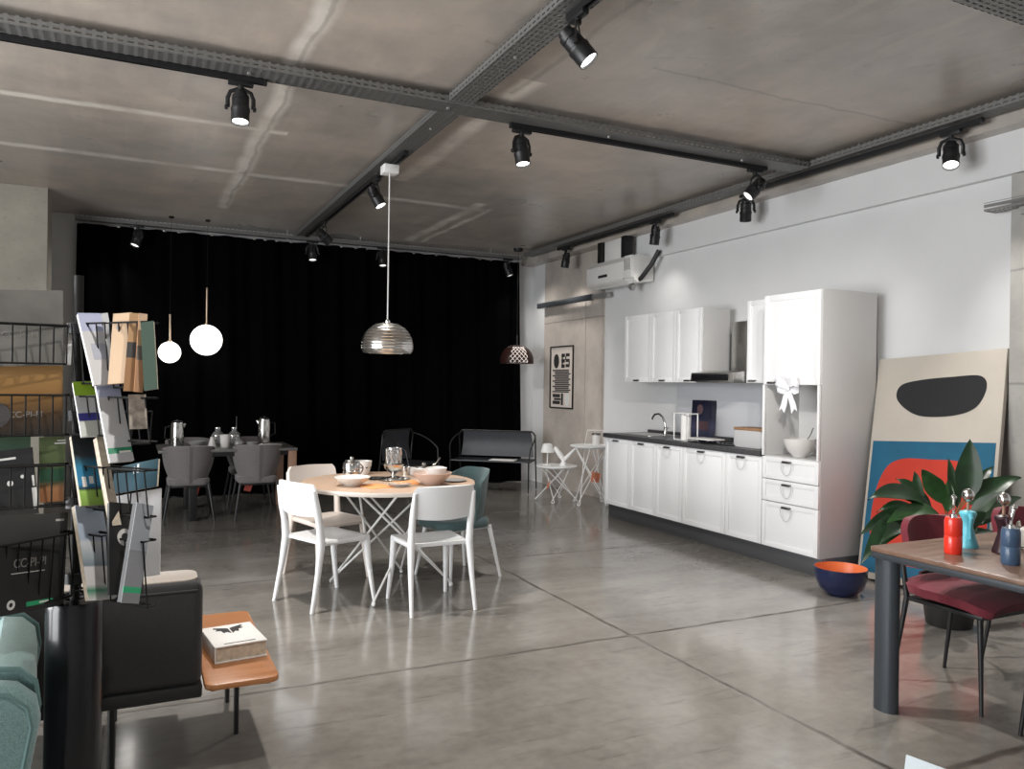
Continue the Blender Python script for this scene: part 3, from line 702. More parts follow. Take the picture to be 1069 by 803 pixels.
# tall cupboard
TY0, TY1 = 4.51, 5.125; TW = TY1 - TY0
t = thing('tall_cupboard', 'tall white cupboard with open niche and three drawers at the near end of the kitchen', 'cupboard', (KX, (TY0 + TY1) / 2, 0.15))
m = MB(); D_ = .63; th = .02
m.box((D_ / 2 + .01, -TW / 2 + th / 2, 1.07), (D_ - .02, th, 2.14), .002); m.box((D_ / 2 + .01, TW / 2 - th / 2, 1.07), (D_ - .02, th, 2.14), .002)
for z in (.01, .775 - .01, 1.375 + .01, 2.13): m.box((D_ / 2 + .01, 0, z), (D_ - .022, TW - 2 * th, th), .0)
m.box((.4, 0, 1.07), (.012, TW - 2 * th, 2.1)); m.build('carcass', 'carc', t)
m = MB(); m.box((-.001, -TW / 2 + .009, 1.075), (.02, .018, .6), .001); m.box((-.001, TW / 2 - .009, 1.075), (.02, .018, .6), .001); m.build('niche_edge', 'lacq', t)
d = panel_door(t, -TW / 2, TW / 2, 1.375, 2.135, fr=.055); tab_handle(d, .2, 1.395, ring=False)
for z0, z1 in ((.58, .768), (.392, .578), (.006, .39)):
    d = panel_door(t, -TW / 2, TW / 2, z0, z1, name='drawer', fr=.04); tab_handle(d, .02, z1 - .03)
# bow
t = thing('ribbon_bow', 'white satin ribbon bow pinned to the bottom of the tall cupboard door', 'bow', (KX + .003, 4.83, 1.50))
def ribbon(pts, w, ref): 
    g = []
    for i, p in enumerate(pts):
        ww = w[i] if isinstance(w, list) else w
        g.append([V(p) + V(ref[i] if isinstance(ref, list) else ref) * s * ww for s in (-.5, 0, .5)])
    return g
for s in (1, -1):
    m = MB(); pts = [(-.012, 0, 0), (-.05, s * .04, .04), (-.06, s * .09, .06), (-.04, s * .12, .04), (-.02, s * .115, .0), (-.012, s * .07, -.02), (-.012, 0, 0)]
    m.sheet(ribbon(pts, [.03, .065, .08, .085, .08, .065, .03], [(0, 0, 1), (0, s * -.4, 1), (0, s * -.3, 1), (-.3, 0, 1), (0, 0, 1), (0, s * .4, 1), (0, 0, 1)]), .003); m.build('bow_loop', 'satin', t, angle=80)
    m = MB(); pts = [(-.012, 0, -.01), (-.022, s * .025, -.07), (-.014, s * .05, -.14), (-.02, s * .07, -.2)]
    g = ribbon(pts, [.03, .05, .06, .062], [(0, 1, s * .3)] * 4); g[-1][1] = g[-1][1] + V((0, 0, .03)); m.sheet(g, .003); m.build('ribbon_tail', 'satin', t, angle=80)
m = MB(); m.box((-.022, 0, .0), (.03, .036, .05), .01, 3); m.build('knot', 'satin', t)
m = MB(); pts = [(-.012, 0.02, .03), (-.03, .045, .07), (-.03, .06, .1)]; m.sheet(ribbon(pts, [.03, .05, .03], [(0, 1, 0)] * 3), .003); m.build('ribbon_end', 'satin', t)
# niche contents
t = thing('mixing_bowl', 'white ceramic bowl with a spoon in it, in the open niche of the tall cupboard', 'bowl', (5.02, 4.855, .926))
m = MB(); m.lathe([(0, .004), (.055, .0), (.06, .012), (.1, .05), (.125, .115), (.128, .15), (.122, .15), (.116, .115), (.092, .055), (.05, .022), (0, .02)], 36); m.build('bowl_body', 'ceramic', t)
t = thing('serving_spoon', 'grey spoon leaning inside the white bowl in the niche', 'spoon', (5.02, 4.855, .956))
m = MB(); m.tube([(-.02, -.02, .01), (.0, -.06, .09), (.02, -.1, .17), (.025, -.115, .215)], [.006, .006, .007, .01], 8, flat=.6); m.build('spoon_handle', 'brushed', t)
m = MB(); m.sphere((-.025, -.01, .008), .03, 16, 10, (1, .7, .3)); m.build('spoon_bowl', 'brushed', t)
t = thing('salt_shaker', 'small white shaker with a red collar in the niche right of the bowl', 'shaker', (5.0, 4.63, .926))
m = MB(); m.lathe([(0, 0), (.018, 0), (.02, .02), (.015, .05), (.012, .06), (0, .06)], 20); m.build('shaker_body', 'ceramic', t)
m = MB(); m.lathe([(0, .06), (.013, .06), (.014, .08), (.009, .09), (.012, .1), (.008, .115), (0, .118)], 20); m.build('shaker_top', 'redtag', t)
# worktop objects
t = thing('picture_box', 'dark blue upright box with a picture, leaning on the splashback', 'box', (5.44, 6.64, .957), 0, rot=(0, .06, 0))
m = MB(); m.box((0.02, 0, .2), (.06, .33, .4), .004); m.build('box_body', bands_material('dark_blue_printed_box', [(0, (.03, .035, .06)), (.3, (.06, .06, .11)), (.55, (.02, .022, .045)), (.8, (.012, .014, .03))], 'Z', .3, 1), t)
m = MB(); m.sphere((-.008, .03, .3), .05, 16, 10, (.12, 1, 1.2)); m.box((-.0105, -.02, .13), (.002, .2, .09)); m.build('printed_picture', mat('muted_print', (.1, .06, .07), .4), t)
t = thing('wire_stand', 'white open wire stand holding a white paper roll on the worktop edge', 'stand', (5.02, 6.36, .957))
m = MB()
for x in (-.06, .06):
    m.tube([(x, -.11, .004), (x, .11, .004), (x, .11, .27), (x, -.11, .27)], .0075, 6, closed=True)
for y, z in ((-.11, .004), (.11, .004), (.11, .27), (-.11, .27)): m.tube([(-.06, y, z), (.06, y, z)], .0075, 6)
m.build('wire_frame', 'wire', t)
m = MB(); m.lathe([(.02, .008), (.05, .008), (.05, .255), (.02, .255), (.02, .008)], 24, (0, .0, 0)); m.build('paper_roll', 'paper', t)
t = thing('hob', 'black glass hob set in the worktop below the hood', 'hob', (5.18, 5.93, .957))
m = MB(); m.box((0, 0, .004), (.5, .58, .008), .003); m.build('glass_top', 'glassblack', t)
for x, y in ((-.11, .14), (.12, .14), (-.11, -.14), (.12, -.14)):
    m = MB(); m.lathe([(0, .008), (.045, .008), (.045, .018), (.025, .022), (0, .022)], 20, (x, y, 0)); m.build('burner', 'black', t)
    m = MB(); m.tube([(x - .09, y, .03), (x + .09, y, .03)], .004, 6); m.tube([(x, y - .09, .03), (x, y + .09, .03)], .004, 6)
    for a, b in ((-.09, 0), (.09, 0), (0, .09), (0, -.09)): m.tube([(x + a, y + b, .03), (x + a, y + b, .008)], .004, 6)
    m.build('pan_support', 'black', t)
t = thing('chopping_board', 'thin white board lying on the front of the hob', 'board', (5.0, 6.03, .9895))
m = MB(); m.prism(rrect(.2, .36, .03), .012, None, .003); m.build('board_slab', 'paper', t)
t = thing('bread_bin', 'pale grey bread bin with a wooden lid on the worktop, next to the tall cupboard', 'bread bin', (5.06, 5.41, .957))
m = MB(); m.prism(rrect(.37, .16, .045, 6, 0, .08), .2, basis((.1, 0, 0), (0, 1, 0), (0, 0, 1), (1, 0, 0)) @ Matrix.Translation((0, 0, -.2)), .008); m.build('bin_body', 'bingrey', t)
m = MB(); m.box((0, 0, .168), (.21, .36, .026), .006); m.build('wooden_lid', 'wood', t)

# ------------------------------------------------------------------ small round wire tables, far right
def wire_table(name, label, x, y, r, h, nf, rf, top, group, r0, ph=0.3, rw=.006):
    t = thing(name, label, 'table', (x, y, 0), 0, group)
    m = MB(); m.lathe([(0, h - .02), (r - .012, h - .02), (r, h - .014), (r, h - .004), (r - .005, h), (0, h)], 56); m.build('table_top', top, t)
    for k in range(nf):
        a = ph + 2 * PI * k / nf; f = V((rf * math.cos(a), rf * math.sin(a), rw))
        m = MB()
        for s in (-1, 1):
            b = a + s * 2.1; p = V((r0 * math.cos(b), r0 * math.sin(b), h - .021)); q = V((-math.sin(a), math.cos(a), 0)) * (-s * .02)
            m.tube([p, p * .98 + V((0, 0, -.01)) * 1, f + q + V((0, 0, .01)), f], rw, 8)
        m.build('leg', 'wire', t)
    m = MB(); m.tube([(r0 * math.cos(2 * PI * k / 40), r0 * math.sin(2 * PI * k / 40), h - .026) for k in range(40)], rw, 6, closed=True); m.build('top_ring', 'wire', t)
    return t
wire_table('side_table', 'low white round side table on crossed wire legs, beside the black bench', 4.93, 8.86, .265, .46, 4, .27, 'poly', 'white wire side tables', .2, .9, .0075)
wire_table('side_table', 'taller white round table on crossed wire legs, against the end of the kitchen', 5.2, 8.46, .265, .745, 4, .25, 'poly', 'white wire side tables', .2, .4, .0075)
t = thing('table_lamp', 'small white table lamp with a cone shade on the low round side table', 'lamp', (4.83, 8.93, .46))
m = MB(); m.lathe([(0, 0), (.06, 0), (.06, .012), (.008, .018), (.008, .2), (0, .2)], 24); m.build('base', 'lampwhite', t)
m = MB(); m.lathe([(.085, .165), (.09, .165), (.06, .27), (.03, .28), (0, .28), (0, .272), (.03, .272), (.055, .262), (.085, .165)], 32); m.build('lamp_shade', 'lampwhite', t)
t = thing('figurine', 'white antler shaped ornament on the low round side table, right of the lamp', 'ornament', (5.0, 8.8, .46))
m = MB(); m.lathe([(0, 0), (.055, 0), (.05, .02), (.03, .05), (.03, .09), (0, .1)], 20); m.tube([(0, 0, .07), (-.04, .03, .14), (-.085, .06, .21), (-.095, .065, .24)], [.03, .035, .03, .012], 10)
m.tube([(0, 0, .07), (.05, -.03, .13), (.1, -.06, .19), (.14, -.085, .24)], [.03, .025, .018, .008], 10); m.build('ornament_body', 'lampwhite', t)
t = thing('slanted_stand', 'thin white slanted stand with a white cup shape on the taller round table', 'stand', (5.22, 8.42, .745))
m = MB(); m.tube([(-.1, .07, .005), (-.07, .05, .19), (.09, -.06, .19), (.11, -.08, .005)], .006, 8, closed=True); m.tube([(-.1, .07, .005), (-.06, .1, .006), (.15, -.05, .006), (.11, -.08, .005)], .005, 8); m.build('stand_frame', 'wire', t)
t = thing('rimmed_cup', 'white cup with a dark rim in the slanted stand on the taller round table', 'cup', (5.26, 8.44, .7454))
m = MB(); m.lathe([(0, .0), (.045, .0), (.05, .02), (.055, .13), (.05, .13), (.045, .02), (0, .012)], 24); m.build('cup_body', 'ceramic', t)
m = MB(); m.lathe([(.049, .128), (.057, .128), (.057, .15), (.049, .15), (.049, .128)], 24); m.build('dark_rim', 'nickel', t)
def hang_tag(label, x, y, z, mname, w=.07, h=.1, rz=.4, up=.12, tilt=.15):
    t = thing('price_tag', label, 'tag', (x, y, z), 0, None, rot=(tilt, .25, rz))
    m = MB(); m.prism(rrect(w, h, .008), .002, basis((0, 0, -h / 2), (1, 0, 0), (0, 0, 1), (0, -1, 0))); m.build('tag_card', mname, t)
    m = MB(); m.tube([(0, 0, -.01), (0, 0.002, up)], .0012, 5); m.build('string', mname, t)
    return t
hang_tag('large orange tag hanging under the taller round wire table', 5.2, 8.36, .42, 'orangetag', .11, .13, .3, .3, .0)
hang_tag('second orange tag crossing behind it under the taller round wire table', 5.26, 8.4, .4, 'orangetag', .09, .12, -.4, .32, .0)
hang_tag('small orange tag hanging under the low round wire table', 4.78, 8.78, .26, 'orangetag', .03, .09, .2, .17)

# ------------------------------------------------------------------ sling bench and armchair by the curtain
def sling_seat(name, label, cat, loc, rz, w, d=.52, sh=.43, bh=.83, group=None):
    """front edge at y=-d/2; faces -Y"""
    t = thing(name, label, cat, loc, rz, group); r = .011; hw = w / 2
    for s in (-1, 1):
        x = s * hw
        m = MB(); m.tube([(x, -d / 2 + .02, r), (x, -d / 2 + .02, sh)], [r * .8, r], 8); m.build('leg', 'black', t)
        m = MB(); m.tube([(x, d / 2 + .1, r), (x, d / 2 + .02, sh), (x, d / 2 - .0, sh + .2), (x, d / 2 - .02, bh - .06), (x - s * .03, d / 2 - .02, bh - .015), (x - s * .07, d / 2 - .02, bh)], [r * .8, r, r, r, r, r], 8); m.build('leg', 'black', t)
        m = MB(); m.tube(bez((x, d / 2 - .02, bh - .05), (x + s * .05, -.02, bh - .1), (x + s * .02, -d / 2 + .06, sh + .19)) + [V((x, -d / 2 + .03, sh + .02))], r * .9, 8); m.build('armrest', 'black', t)
        m = MB(); m.tube([(x, -d / 2 + .02, sh), (x, d / 2 + .02, sh)], r, 8); m.build('seat_rail', 'black', t)
    m = MB(); m.tube([(-hw + .05, d / 2 - .02, bh), (hw - .05, d / 2 - .02, bh)], r, 8); m.build('top_rail', 'black', t)
    m = MB(); m.sheet([[(-hw + .012 + (w - .024) * i / 8, -d / 2 + (d + .02) * j / 6, sh + .012 - .018 * math.sin(PI * j / 6)) for i in range(9)] for j in range(7)], .014); m.build('seat', 'leather', t)
    m = MB(); m.sheet([[((-hw + .03 + .035 * j / 6) + (w - .06 - .07 * j / 6) * i / 8, d / 2 - .01 + .03 * math.sin(PI * j / 6) - .01 * j / 6, sh + .04 + (bh - sh - .05) * j / 6) for i in range(9)] for j in range(7)], .012); m.build('backrest', 'leathergrey', t)
    return t
sling_seat('bench', 'black leather sling bench with thin black steel frame in front of the curtain end', 'bench', (4.55, 10.02, 0), -.685, 1.12, .46)
sling_seat('sling_armchair', 'black sling armchair almost lost against the curtain, behind the round dining table', 'armchair', (3.36, 10.05, 0), .55, .62, .5, .42, .86)
t = thing('leaflet', 'white folded leaflet lying on the black bench seat', 'leaflet', (4.63, 9.86, .439), -.685)
m = MB(); m.box((0, .02, .005), (.36, .21, .008), .002); m.build('leaflet_pages', 'paper', t)
# ------------------------------------------------------------------ round dining table
TX, TY, TH, TR = 1.68, 5.52, .782, .625
t = thing('dining_table', 'round dining table with pale wooden top on crossed white wire legs', 'table', (TX, TY, 0))
m = MB(); m.lathe([(0, TH - .004), (TR - .004, TH - .004), (TR - .004, TH), (0, TH)], 96); m.build('table_top', 'ash', t)
m = MB(); m.lathe([(TR - .03, TH - .032), (TR - .006, TH - .03), (TR, TH - .02), (TR, TH - .006), (TR - .002, TH - .0005), (TR - .003, TH - .004), (0, TH - .004), (0, TH - .032), (TR - .03, TH - .032)], 96); m.build('top_edge', 'ashedge', t)
for k, a in enumerate([math.radians(v) for v in (-118, -14, 60, 136)]):
    rf = .47; f = V((rf * math.cos(a), rf * math.sin(a), .008)); m = MB()
    for s in (-1, 1):
        b = a + s * 2.25; p = V((.36 * math.cos(b), .36 * math.sin(b), TH - .036)); q = V((-math.sin(a), math.cos(a), 0)) * (-s * .006)
        m.tube([p, f + q + V((0, 0, .012)), f], .0085, 8)
    m.build('leg', 'wire', t)
m = MB(); m.tube([(.36 * math.cos(2 * PI * k / 48), .36 * math.sin(2 * PI * k / 48), TH - .041) for k in range(48)], .009, 8, closed=True); m.build('top_ring', 'wire', t)

# white moulded chair: faces +Y locally, origin on the floor under the seat centre
def plastic_chair(label, loc, rz, mname='poly', group='white chairs at the round table'):
    t = thing('dining_chair', label, 'chair', loc, rz, group)
    # seat: slightly dished rounded trapezoid
    m = MB(); g = []; n = 12
    for j in range(n + 1):
        v = j / n; y = -.20 + .43 * v; hw = .195 + .03 * v
        if v > .86: hw -= .07 * ((v - .86) / .14) ** 2
        if v < .1: hw -= .03 * ((.1 - v) / .1) ** 2
        g.append([(hw * (2 * i / n - 1), y, .452 - .012 * math.sin(PI * i / n) * math.sin(PI * min(1, v * 1.1)) + (.006 if v > .9 else 0) * 0 - (.02 * ((v - .85) / .15) ** 2 if v > .85 else 0)) for i in range(n + 1)])
    m.sheet(g, .022)
    for s in (-1, 1): m.tube([(s * .19, -.19, .435), (s * .205, .05, .435), (s * .2, .19, .428)], [.02, .02, .018], 8, flat=.9)
    m.build('seat', mname, t)
    for s in (-1, 1):
        m = MB(); m.tube([(s * .215, .235, .0), (s * .2, .195, .25), (s * .193, .175, .44)], [.0135, .02, .026], 12); m.build('leg', mname, t)
        m = MB(); m.tube([(s * .222, -.275, .0), (s * .213, -.225, .25), (s * .205, -.2, .44), (s * .205, -.212, .56), (s * .207, -.235, .66), (s * .205, -.262, .79)], [.014, .021, .029, .026, .024, .014], 12, flat=.85); m.build('leg', mname, t)
    g = []
    for j in range(9):
        v = j / 8; z = .625 + .205 * v; row = []
        for i in range(15):
            u = 2 * i / 14 - 1; hw = .222 - .012 * v - (.02 * ((v - .8) / .2) ** 2 if v > .8 else 0)
            row.append((hw * u, -.222 - .045 * v - .04 * (1 - u * u), z - (.018 * (1 - u * u) if j == 0 else 0)))
        g.append(row)
    m = MB(); m.sheet(g, .02); m.build('backrest', mname, t)
    return t
ch = plastic_chair('white moulded chair on the left of the round table, seen from behind its left side', (1.22, 5.41, 0), math.atan2(.18, .43) - PI / 2)
plastic_chair('white moulded chair nearest the camera at the round table, its back to us', (1.83, 5.05, 0), 0.02)
plastic_chair('warm white chair mostly hidden behind the far left side of the round table', (1.37, 6.08, 0), math.atan2(-.95, .32) - PI / 2, 'polybeige')
hang_tag('small red tag hanging under the seat of the nearest white chair', 1.72, 5.1, .42, 'redtag', .05, .06, .5, .03)

# teal upholstered chair
def shell_chair(name, label, loc, rz, fab, legm, w=.5, sh=.46, bh=.83, zb=.43, seam=None, group=None, drop=.0, legr=(.011, .018), gap=True, deep=.28, tdrop=.32, tap=.86):
    t = thing(name, label, 'chair', loc, rz, group)
    m = MB(); m.prism(rrect(w - (.04 if tap > .8 else .1), .46, .1, 6), .075, Matrix.Translation((0, .03, sh - .07)), .025, 3); m.build('seat', fab, t)
    g = []; n = 20
    for j in range(11):
        v = j / 10; row = []
        for i in range(n + 1):
            u = 2 * i / n - 1; a = u * 1.25
            top = bh - deep * tdrop * max(0, abs(u) - .45) ** 1.6 / .55 ** 1.6
            bot = zb + drop * abs(u) ** 2
            z = bot + (top - bot) * v
            lean = .06 * (z - zb) / (bh - zb)
            k = tap + (1 - tap) * math.sin(PI / 2 * min(1, v * 1.15))
            row.append((w / 2 * math.sin(a) / math.sin(1.25) * k, -.2 - lean + deep * (1 - math.cos(a)) , z))
        g.append(row)
    m = MB(); m.sheet(g, .035); b = m.build('backrest', fab, t, angle=60)
    if seam:
        m = MB(); m.tube([(0, g[j][n // 2][1] - .019, g[j][n // 2][2]) for j in range(11)], .003, 5); m.build('centre_seam', seam, b)
    for s in (-1, 1):
        m = MB(); m.tube([(s * (w / 2 - .01), .22, 0), (s * (w / 2 - .07), .17, sh - .06)], list(legr), 10); m.build('leg', legm, t)
        m = MB(); m.tube([(s * (w / 2 - .01), -.26, 0), (s * (w / 2 - .07), -.19, sh - .06)], list(legr), 10); m.build('leg', legm, t)
    m = MB(); m.box((0, -.01, sh - .075), (w - .16, .38, .02), .004); m.build('seat_frame', legm, t)
    return t
shell_chair('upholstered_chair', 'teal upholstered chair with pale legs, right of the round table', (2.28, 5.69, 0), math.radians(15) + PI / 2, 'tealfab', 'poly', .48, .46, .83, zb=.41, tap=.9)

# tableware on the round table
def at_table(name, label, cat, x, y, rz=0, z=TH, group=None): return thing(name, label, cat, (x, y, z), rz, group)
t = at_table('place_mat', 'orange cloth mat lying left of centre on the round table, beside the white bowl', 'mat', 1.51, 5.27, .2)
m = MB(); m.box((0, 0, .0015), (.18, .24, .003), .001); m.build('mat_cloth', 'orangecl', t)
t = at_table('place_mat', 'orange cloth mat at the middle right of the round table, left of the pink bowl', 'mat', 1.77, 5.4, -.15)
m = MB(); m.box((0, 0, .0015), (.17, .26, .003), .001); m.build('mat_cloth', 'orangecl', t)
t = at_table('serving_bowl', 'shallow white bowl on the left of the round table, in front of the steel canister', 'bowl', 1.37, 5.36)
m = MB(); m.lathe([(0, .005), (.05, 0), (.06, .008), (.1, .035), (.125, .062), (.12, .064), (.095, .042), (.05, .018), (0, .015)], 40); m.build('bowl_body', 'ceramic', t)
t = at_table('steel_canister', 'polished steel stacked canister standing behind the shallow white bowl', 'canister', 1.43, 5.62)
m = MB(); m.lathe([(0, 0), (.055, 0), (.06, .01), (.06, .075), (.056, .08), (.062, .086), (.062, .13), (.055, .14), (0, .142)], 36); m.build('canister_body', 'steel', t)
m = MB(); m.lathe([(0, .142), (.05, .142), (.045, .155), (.012, .16), (.012, .175), (0, .178)], 24); m.build('lid', 'steel', t)
m = MB(); m.tube(bez((.058, 0, .12), (.11, 0, .1), (.058, 0, .04), 8), .006, 8); m.build('handle', 'steel', t)
t = at_table('dotted_cup', 'white cup with dark dots at the far left rim of the round table', 'cup', 1.62, 6.0)
m = MB(); m.lathe([(0, .004), (.035, .0), (.045, .01), (.062, .07), (.065, .105), (.061, .105), (.057, .07), (.04, .018), (0, .014)], 32); m.build('cup_body', 'ceramic', t)
m = MB()
for k in range(9):
    a = 2 * PI * k / 9; n_ = V((math.cos(a), math.sin(a), 0)); m.lathe([(0, 0), (.009, 0), (.009, .002), (0, .002)], 12, n_ * .057 + V((0, 0, .06)), n_)
m.build('dots', 'ink', t)
t = at_table('dark_saucer', 'small black saucer left of the glass jar stack on the round table', 'saucer', 1.63, 5.66)
m = MB(); m.lathe([(0, .003), (.05, 0), (.075, .01), (.073, .013), (.045, .006), (0, .006)], 32); m.build('saucer_body', 'black', t)
t = at_table('steel_tray', 'round dark steel tray under the glass jar stack in the middle of the round table', 'tray', 1.74, 5.6)
m = MB(); m.lathe([(0, .003), (.11, 0), (.125, .008), (.123, .011), (.105, .006), (0, .006)], 40); m.build('tray_body', 'brushed', t)
t = at_table('pedestal_bowl', 'steel footed bowl carrying the patterned glass jar on the round table', 'bowl', 1.74, 5.6, z=TH + .006)
m = MB(); m.lathe([(0, 0), (.06, 0), (.055, .01), (.02, .02), (.016, .035), (.035, .05), (.065, .075), (.075, .108), (.071, .108), (.058, .078), (.03, .058), (0, .054)], 36); m.build('bowl_body', 'steel', t)
t = at_table('glass_jar', 'patterned clear glass jar on top of the steel footed bowl', 'jar', 1.74, 5.6, z=TH + .112)
m = MB(); m.lathe([(0, 0), (.052, 0), (.054, .006), (.054, .12), (.05, .12), (.05, .008), (0, .008)], 36); m.build('jar_wall', 'glass', t)
m = MB()
for fam in (1, -1):
    for k in range(7): m.tube([(.056 * math.cos(2 * PI * k / 7 + fam * q * .9), .056 * math.sin(2 * PI * k / 7 + fam * q * .9), .008 + .108 * q) for q in [i / 8 for i in range(9)]], .0035, 5)
m.build('relief_pattern', 'steel', t)
m = MB(); m.lathe([(0, -.004), (.056, -.004), (.056, .004), (0, .004)], 32); m.lathe([(.05, .116), (.057, .116), (.057, .124), (.05, .124), (.05, .116)], 32); m.build('metal_rim', 'steel', t)
t = at_table('steel_cup', 'small steel cup behind the glass jar stack on the round table', 'cup', 1.93, 5.87)
m = MB(); m.lathe([(0, 0), (.042, 0), (.045, .06), (.042, .06), (.039, .006), (0, .006)], 28); m.build('cup_body', 'steel', t)
t = at_table('casserole', 'white oval casserole with a steel lid at the far right of the round table', 'casserole', 2.07, 5.78, .3)
m = MB(); m.prism(rrect(.28, .16, .06, 6), .065, None, .014, 3); m.build('pot_body', 'ceramic', t)
m = MB(); m.lathe([(0, .065), (.075, .065), (.07, .075), (.02, .085), (.012, .1), (0, .102)], 28, (-.04, 0, 0)); m.build('lid', 'steel', t)
t = at_table('table_spoon', 'spoon with its handle sticking up out of the white casserole', 'spoon', 2.14, 5.8, z=TH + .066)
m = MB(); m.tube([(-.02, 0, .004), (.02, .02, .03), (.05, .03, .062)], [.012, .006, .008], 8, flat=.6); m.build('spoon_body', 'steel', t)
t = at_table('fruit_bowl', 'large blush pink bowl at the right front of the round table', 'bowl', 1.91, 5.24)
m = MB(); m.lathe([(0, .005), (.06, 0), (.07, .01), (.115, .05), (.14, .085), (.135, .087), (.108, .056), (.06, .02), (0, .016)], 44); m.build('bowl_body', 'pink', t)
t = at_table('small_bowl', 'small white bowl set inside the large pink bowl', 'bowl', 1.95, 5.26, z=TH + .045)
m = MB(); m.lathe([(0, .004), (.035, 0), (.06, .03), (.075, .07), (.071, .071), (.055, .035), (0, .014)], 36); m.build('bowl_body', 'ceramic', t)
t = at_table('glass_dish', 'flat clear glass dish at the front of the round table', 'dish', 1.66, 5.2)
m = MB(); m.lathe([(0, .004), (.05, 0), (.08, .018), (.077, .022), (.048, .008), (0, .008)], 36); m.build('dish_body', 'glass', t)
t = at_table('dark_plate', 'dark grey flat plate behind the pink bowl near the table edge', 'plate', 2.12, 5.36)
m = MB(); m.lathe([(0, .003), (.06, 0), (.095, .01), (.093, .013), (.058, .007), (0, .007)], 36); m.build('plate_body', 'greycer', t)

# ------------------------------------------------------------------ dark table in front of the curtain
LX0, LX1, LY0, LY1, LH = .24, 1.66, 8.93, 9.86, .755
t = thing('dark_table', 'dark rectangular table with a reddish wood end leg, in front of the black curtain', 'table', ((LX0 + LX1) / 2, (LY0 + LY1) / 2, 0))
lw, ld = LX1 - LX0, LY1 - LY0
m = MB(); m.box((0, 0, LH - .015), (lw, ld, .03), .004); m.build('table_top', 'greytop', t)
m = MB(); m.box((0, 0, LH - .055), (lw - .12, ld - .1, .05), .003); m.build('apron', 'black', t)
for sx in (-1, 1):
    for sy in (-1, 1):
        m = MB(); m.box((lw / 2 - .05 if sx > 0 else -lw / 2 + .34, sy * (ld / 2 - .045), (LH - .03) / 2), (.085, .08, LH - .03), .006); m.build('leg', 'legwood' if sx > 0 else 'black', t)
ga = dict(fab='greyfab', legm='black', w=.52, sh=.45, bh=.80, zb=.40, seam='seam', group='grey chairs at the dark table', deep=.28, tdrop=.08, tap=.66)
shell_chair('upholstered_chair', 'left of two grey bucket chairs with their backs to us at the dark table', (.54, 9.08, 0), 0, **ga)
shell_chair('upholstered_chair', 'right of two grey bucket chairs with their backs to us at the dark table', (1.24, 9.07, 0), 0, **ga)
shell_chair('upholstered_chair', 'grey chair facing us on the far side of the dark table, left one', (.6, 9.98, 0), PI, **ga)
shell_chair('upholstered_chair', 'grey chair facing us on the far side of the dark table, right one', (1.26, 9.98, 0), PI, **ga)
hang_tag('larger red tag below the left grey chair at the dark table', .62, 8.99, .37, 'redtag', .09, .1, .5, .02)
hang_tag('smaller red tag partly hidden below the left grey chair', .5, 9.0, .40, 'redtag', .06, .05, -.3, .0)
hang_tag('red tag below the right grey chair at the dark table', 1.16, 8.98, .385, 'redtag', .09, .1, .5, .02)
def coffee_pot(label, x, y, h, hs=1):
    t = thing('thermos_jug', label, 'jug', (x, y, LH), 0, 'steel jugs on the dark table')
    m = MB(); m.lathe([(0, 0), (.07, 0), (.072, .006), (.072, h - .05), (.066, h - .03), (.066, h - .004), (.06, h), (0, h)], 36); m.build('jug_body', 'steel', t)
    m = MB(); m.lathe([(0, h), (.058, h), (.05, h + .014), (.012, h + .018), (.012, h + .03), (0, h + .032)], 28); m.build('lid', 'black', t)
    m = MB(); m.tube([(hs * .064, 0, h - .04), (hs * .12, 0, h - .05), (hs * .125, 0, h - .17), (hs * .072, 0, h - .2)], .011, 8, flat=.6); m.build('handle', 'black', t)
    m = MB(); m.tube([(-hs * .06, 0, h - .05), (-hs * .085, 0, h - .015)], [.02, .012], 8); m.build('spout', 'steel', t)
coffee_pot('polished steel jug at the left end of the dark table', .44, 9.42, .27, -1)
coffee_pot('polished steel jug at the right end of the dark table, before the curtain', 1.38, 9.5, .3, 1)
def lt(name, label, cat, x, y, z=LH): return thing(name, label, cat, (x, y, z))
t = lt('sugar_shaker', 'white conical shaker in the middle of the dark table', 'shaker', .79, 9.25)
m = MB(); m.lathe([(0, 0), (.045, 0), (.043, .02), (.022, .09), (.018, .115), (0, .12)], 24); m.build('shaker_body', 'ceramic', t)
t = lt('tall_mug', 'pale grey fluted mug right of the white conical shaker', 'mug', .92, 9.2)
m = MB(); m.lathe([(0, 0), (.042, 0), (.05, .05), (.056, .14), (.052, .14), (.046, .05), (0, .01)], 28); m.build('mug_body', 'ceramic', t)
for i, (x, y, l) in enumerate(((.88, 9.6, 'left clear ball carafe standing behind the fluted mug'), (1.06, 9.6, 'right clear ball carafe standing behind the fluted mug'))):
    t = lt('carafe', l, 'carafe', x, y)
    m = MB(); m.lathe([(0, 0), (.05, 0), (.075, .04), (.08, .08), (.06, .13), (.03, .16), (.032, .19), (.028, .19), (.026, .16), (.055, .128), (.074, .08), (.07, .042), (.046, .008), (0, .008)], 32); m.build('carafe_wall', 'glass', t)
    m = MB(); m.lathe([(.028, .188), (.036, .188), (.036, .2), (.028, .2), (.028, .188)], 24); m.lathe([(.07, .1), (.077, .1), (.077, .112), (.07, .112), (.07, .1)], 24); m.build('steel_collar', 'steel', t)
t = lt('candle_stick', 'tall thin dark candlestick rising behind the carafes', 'candlestick', 1.1, 9.75)
m = MB(); m.lathe([(0, 0), (.05, 0), (.048, .01), (.008, .02), (.006, .3), (.01, .31), (0, .32)], 20); m.build('stick', 'nickel', t)
t = lt('soup_bowl', 'grey bowl on the dark table between the left jug and the white shaker', 'bowl', .64, 9.35)
m = MB(); m.lathe([(0, .004), (.04, 0), (.085, .04), (.1, .065), (.096, .066), (.08, .043), (0, .016)], 32); m.build('bowl_body', 'greycer', t)
t = lt('grey_jar', 'round grey sugar bowl right of the fluted mug', 'bowl', 1.07, 9.28)
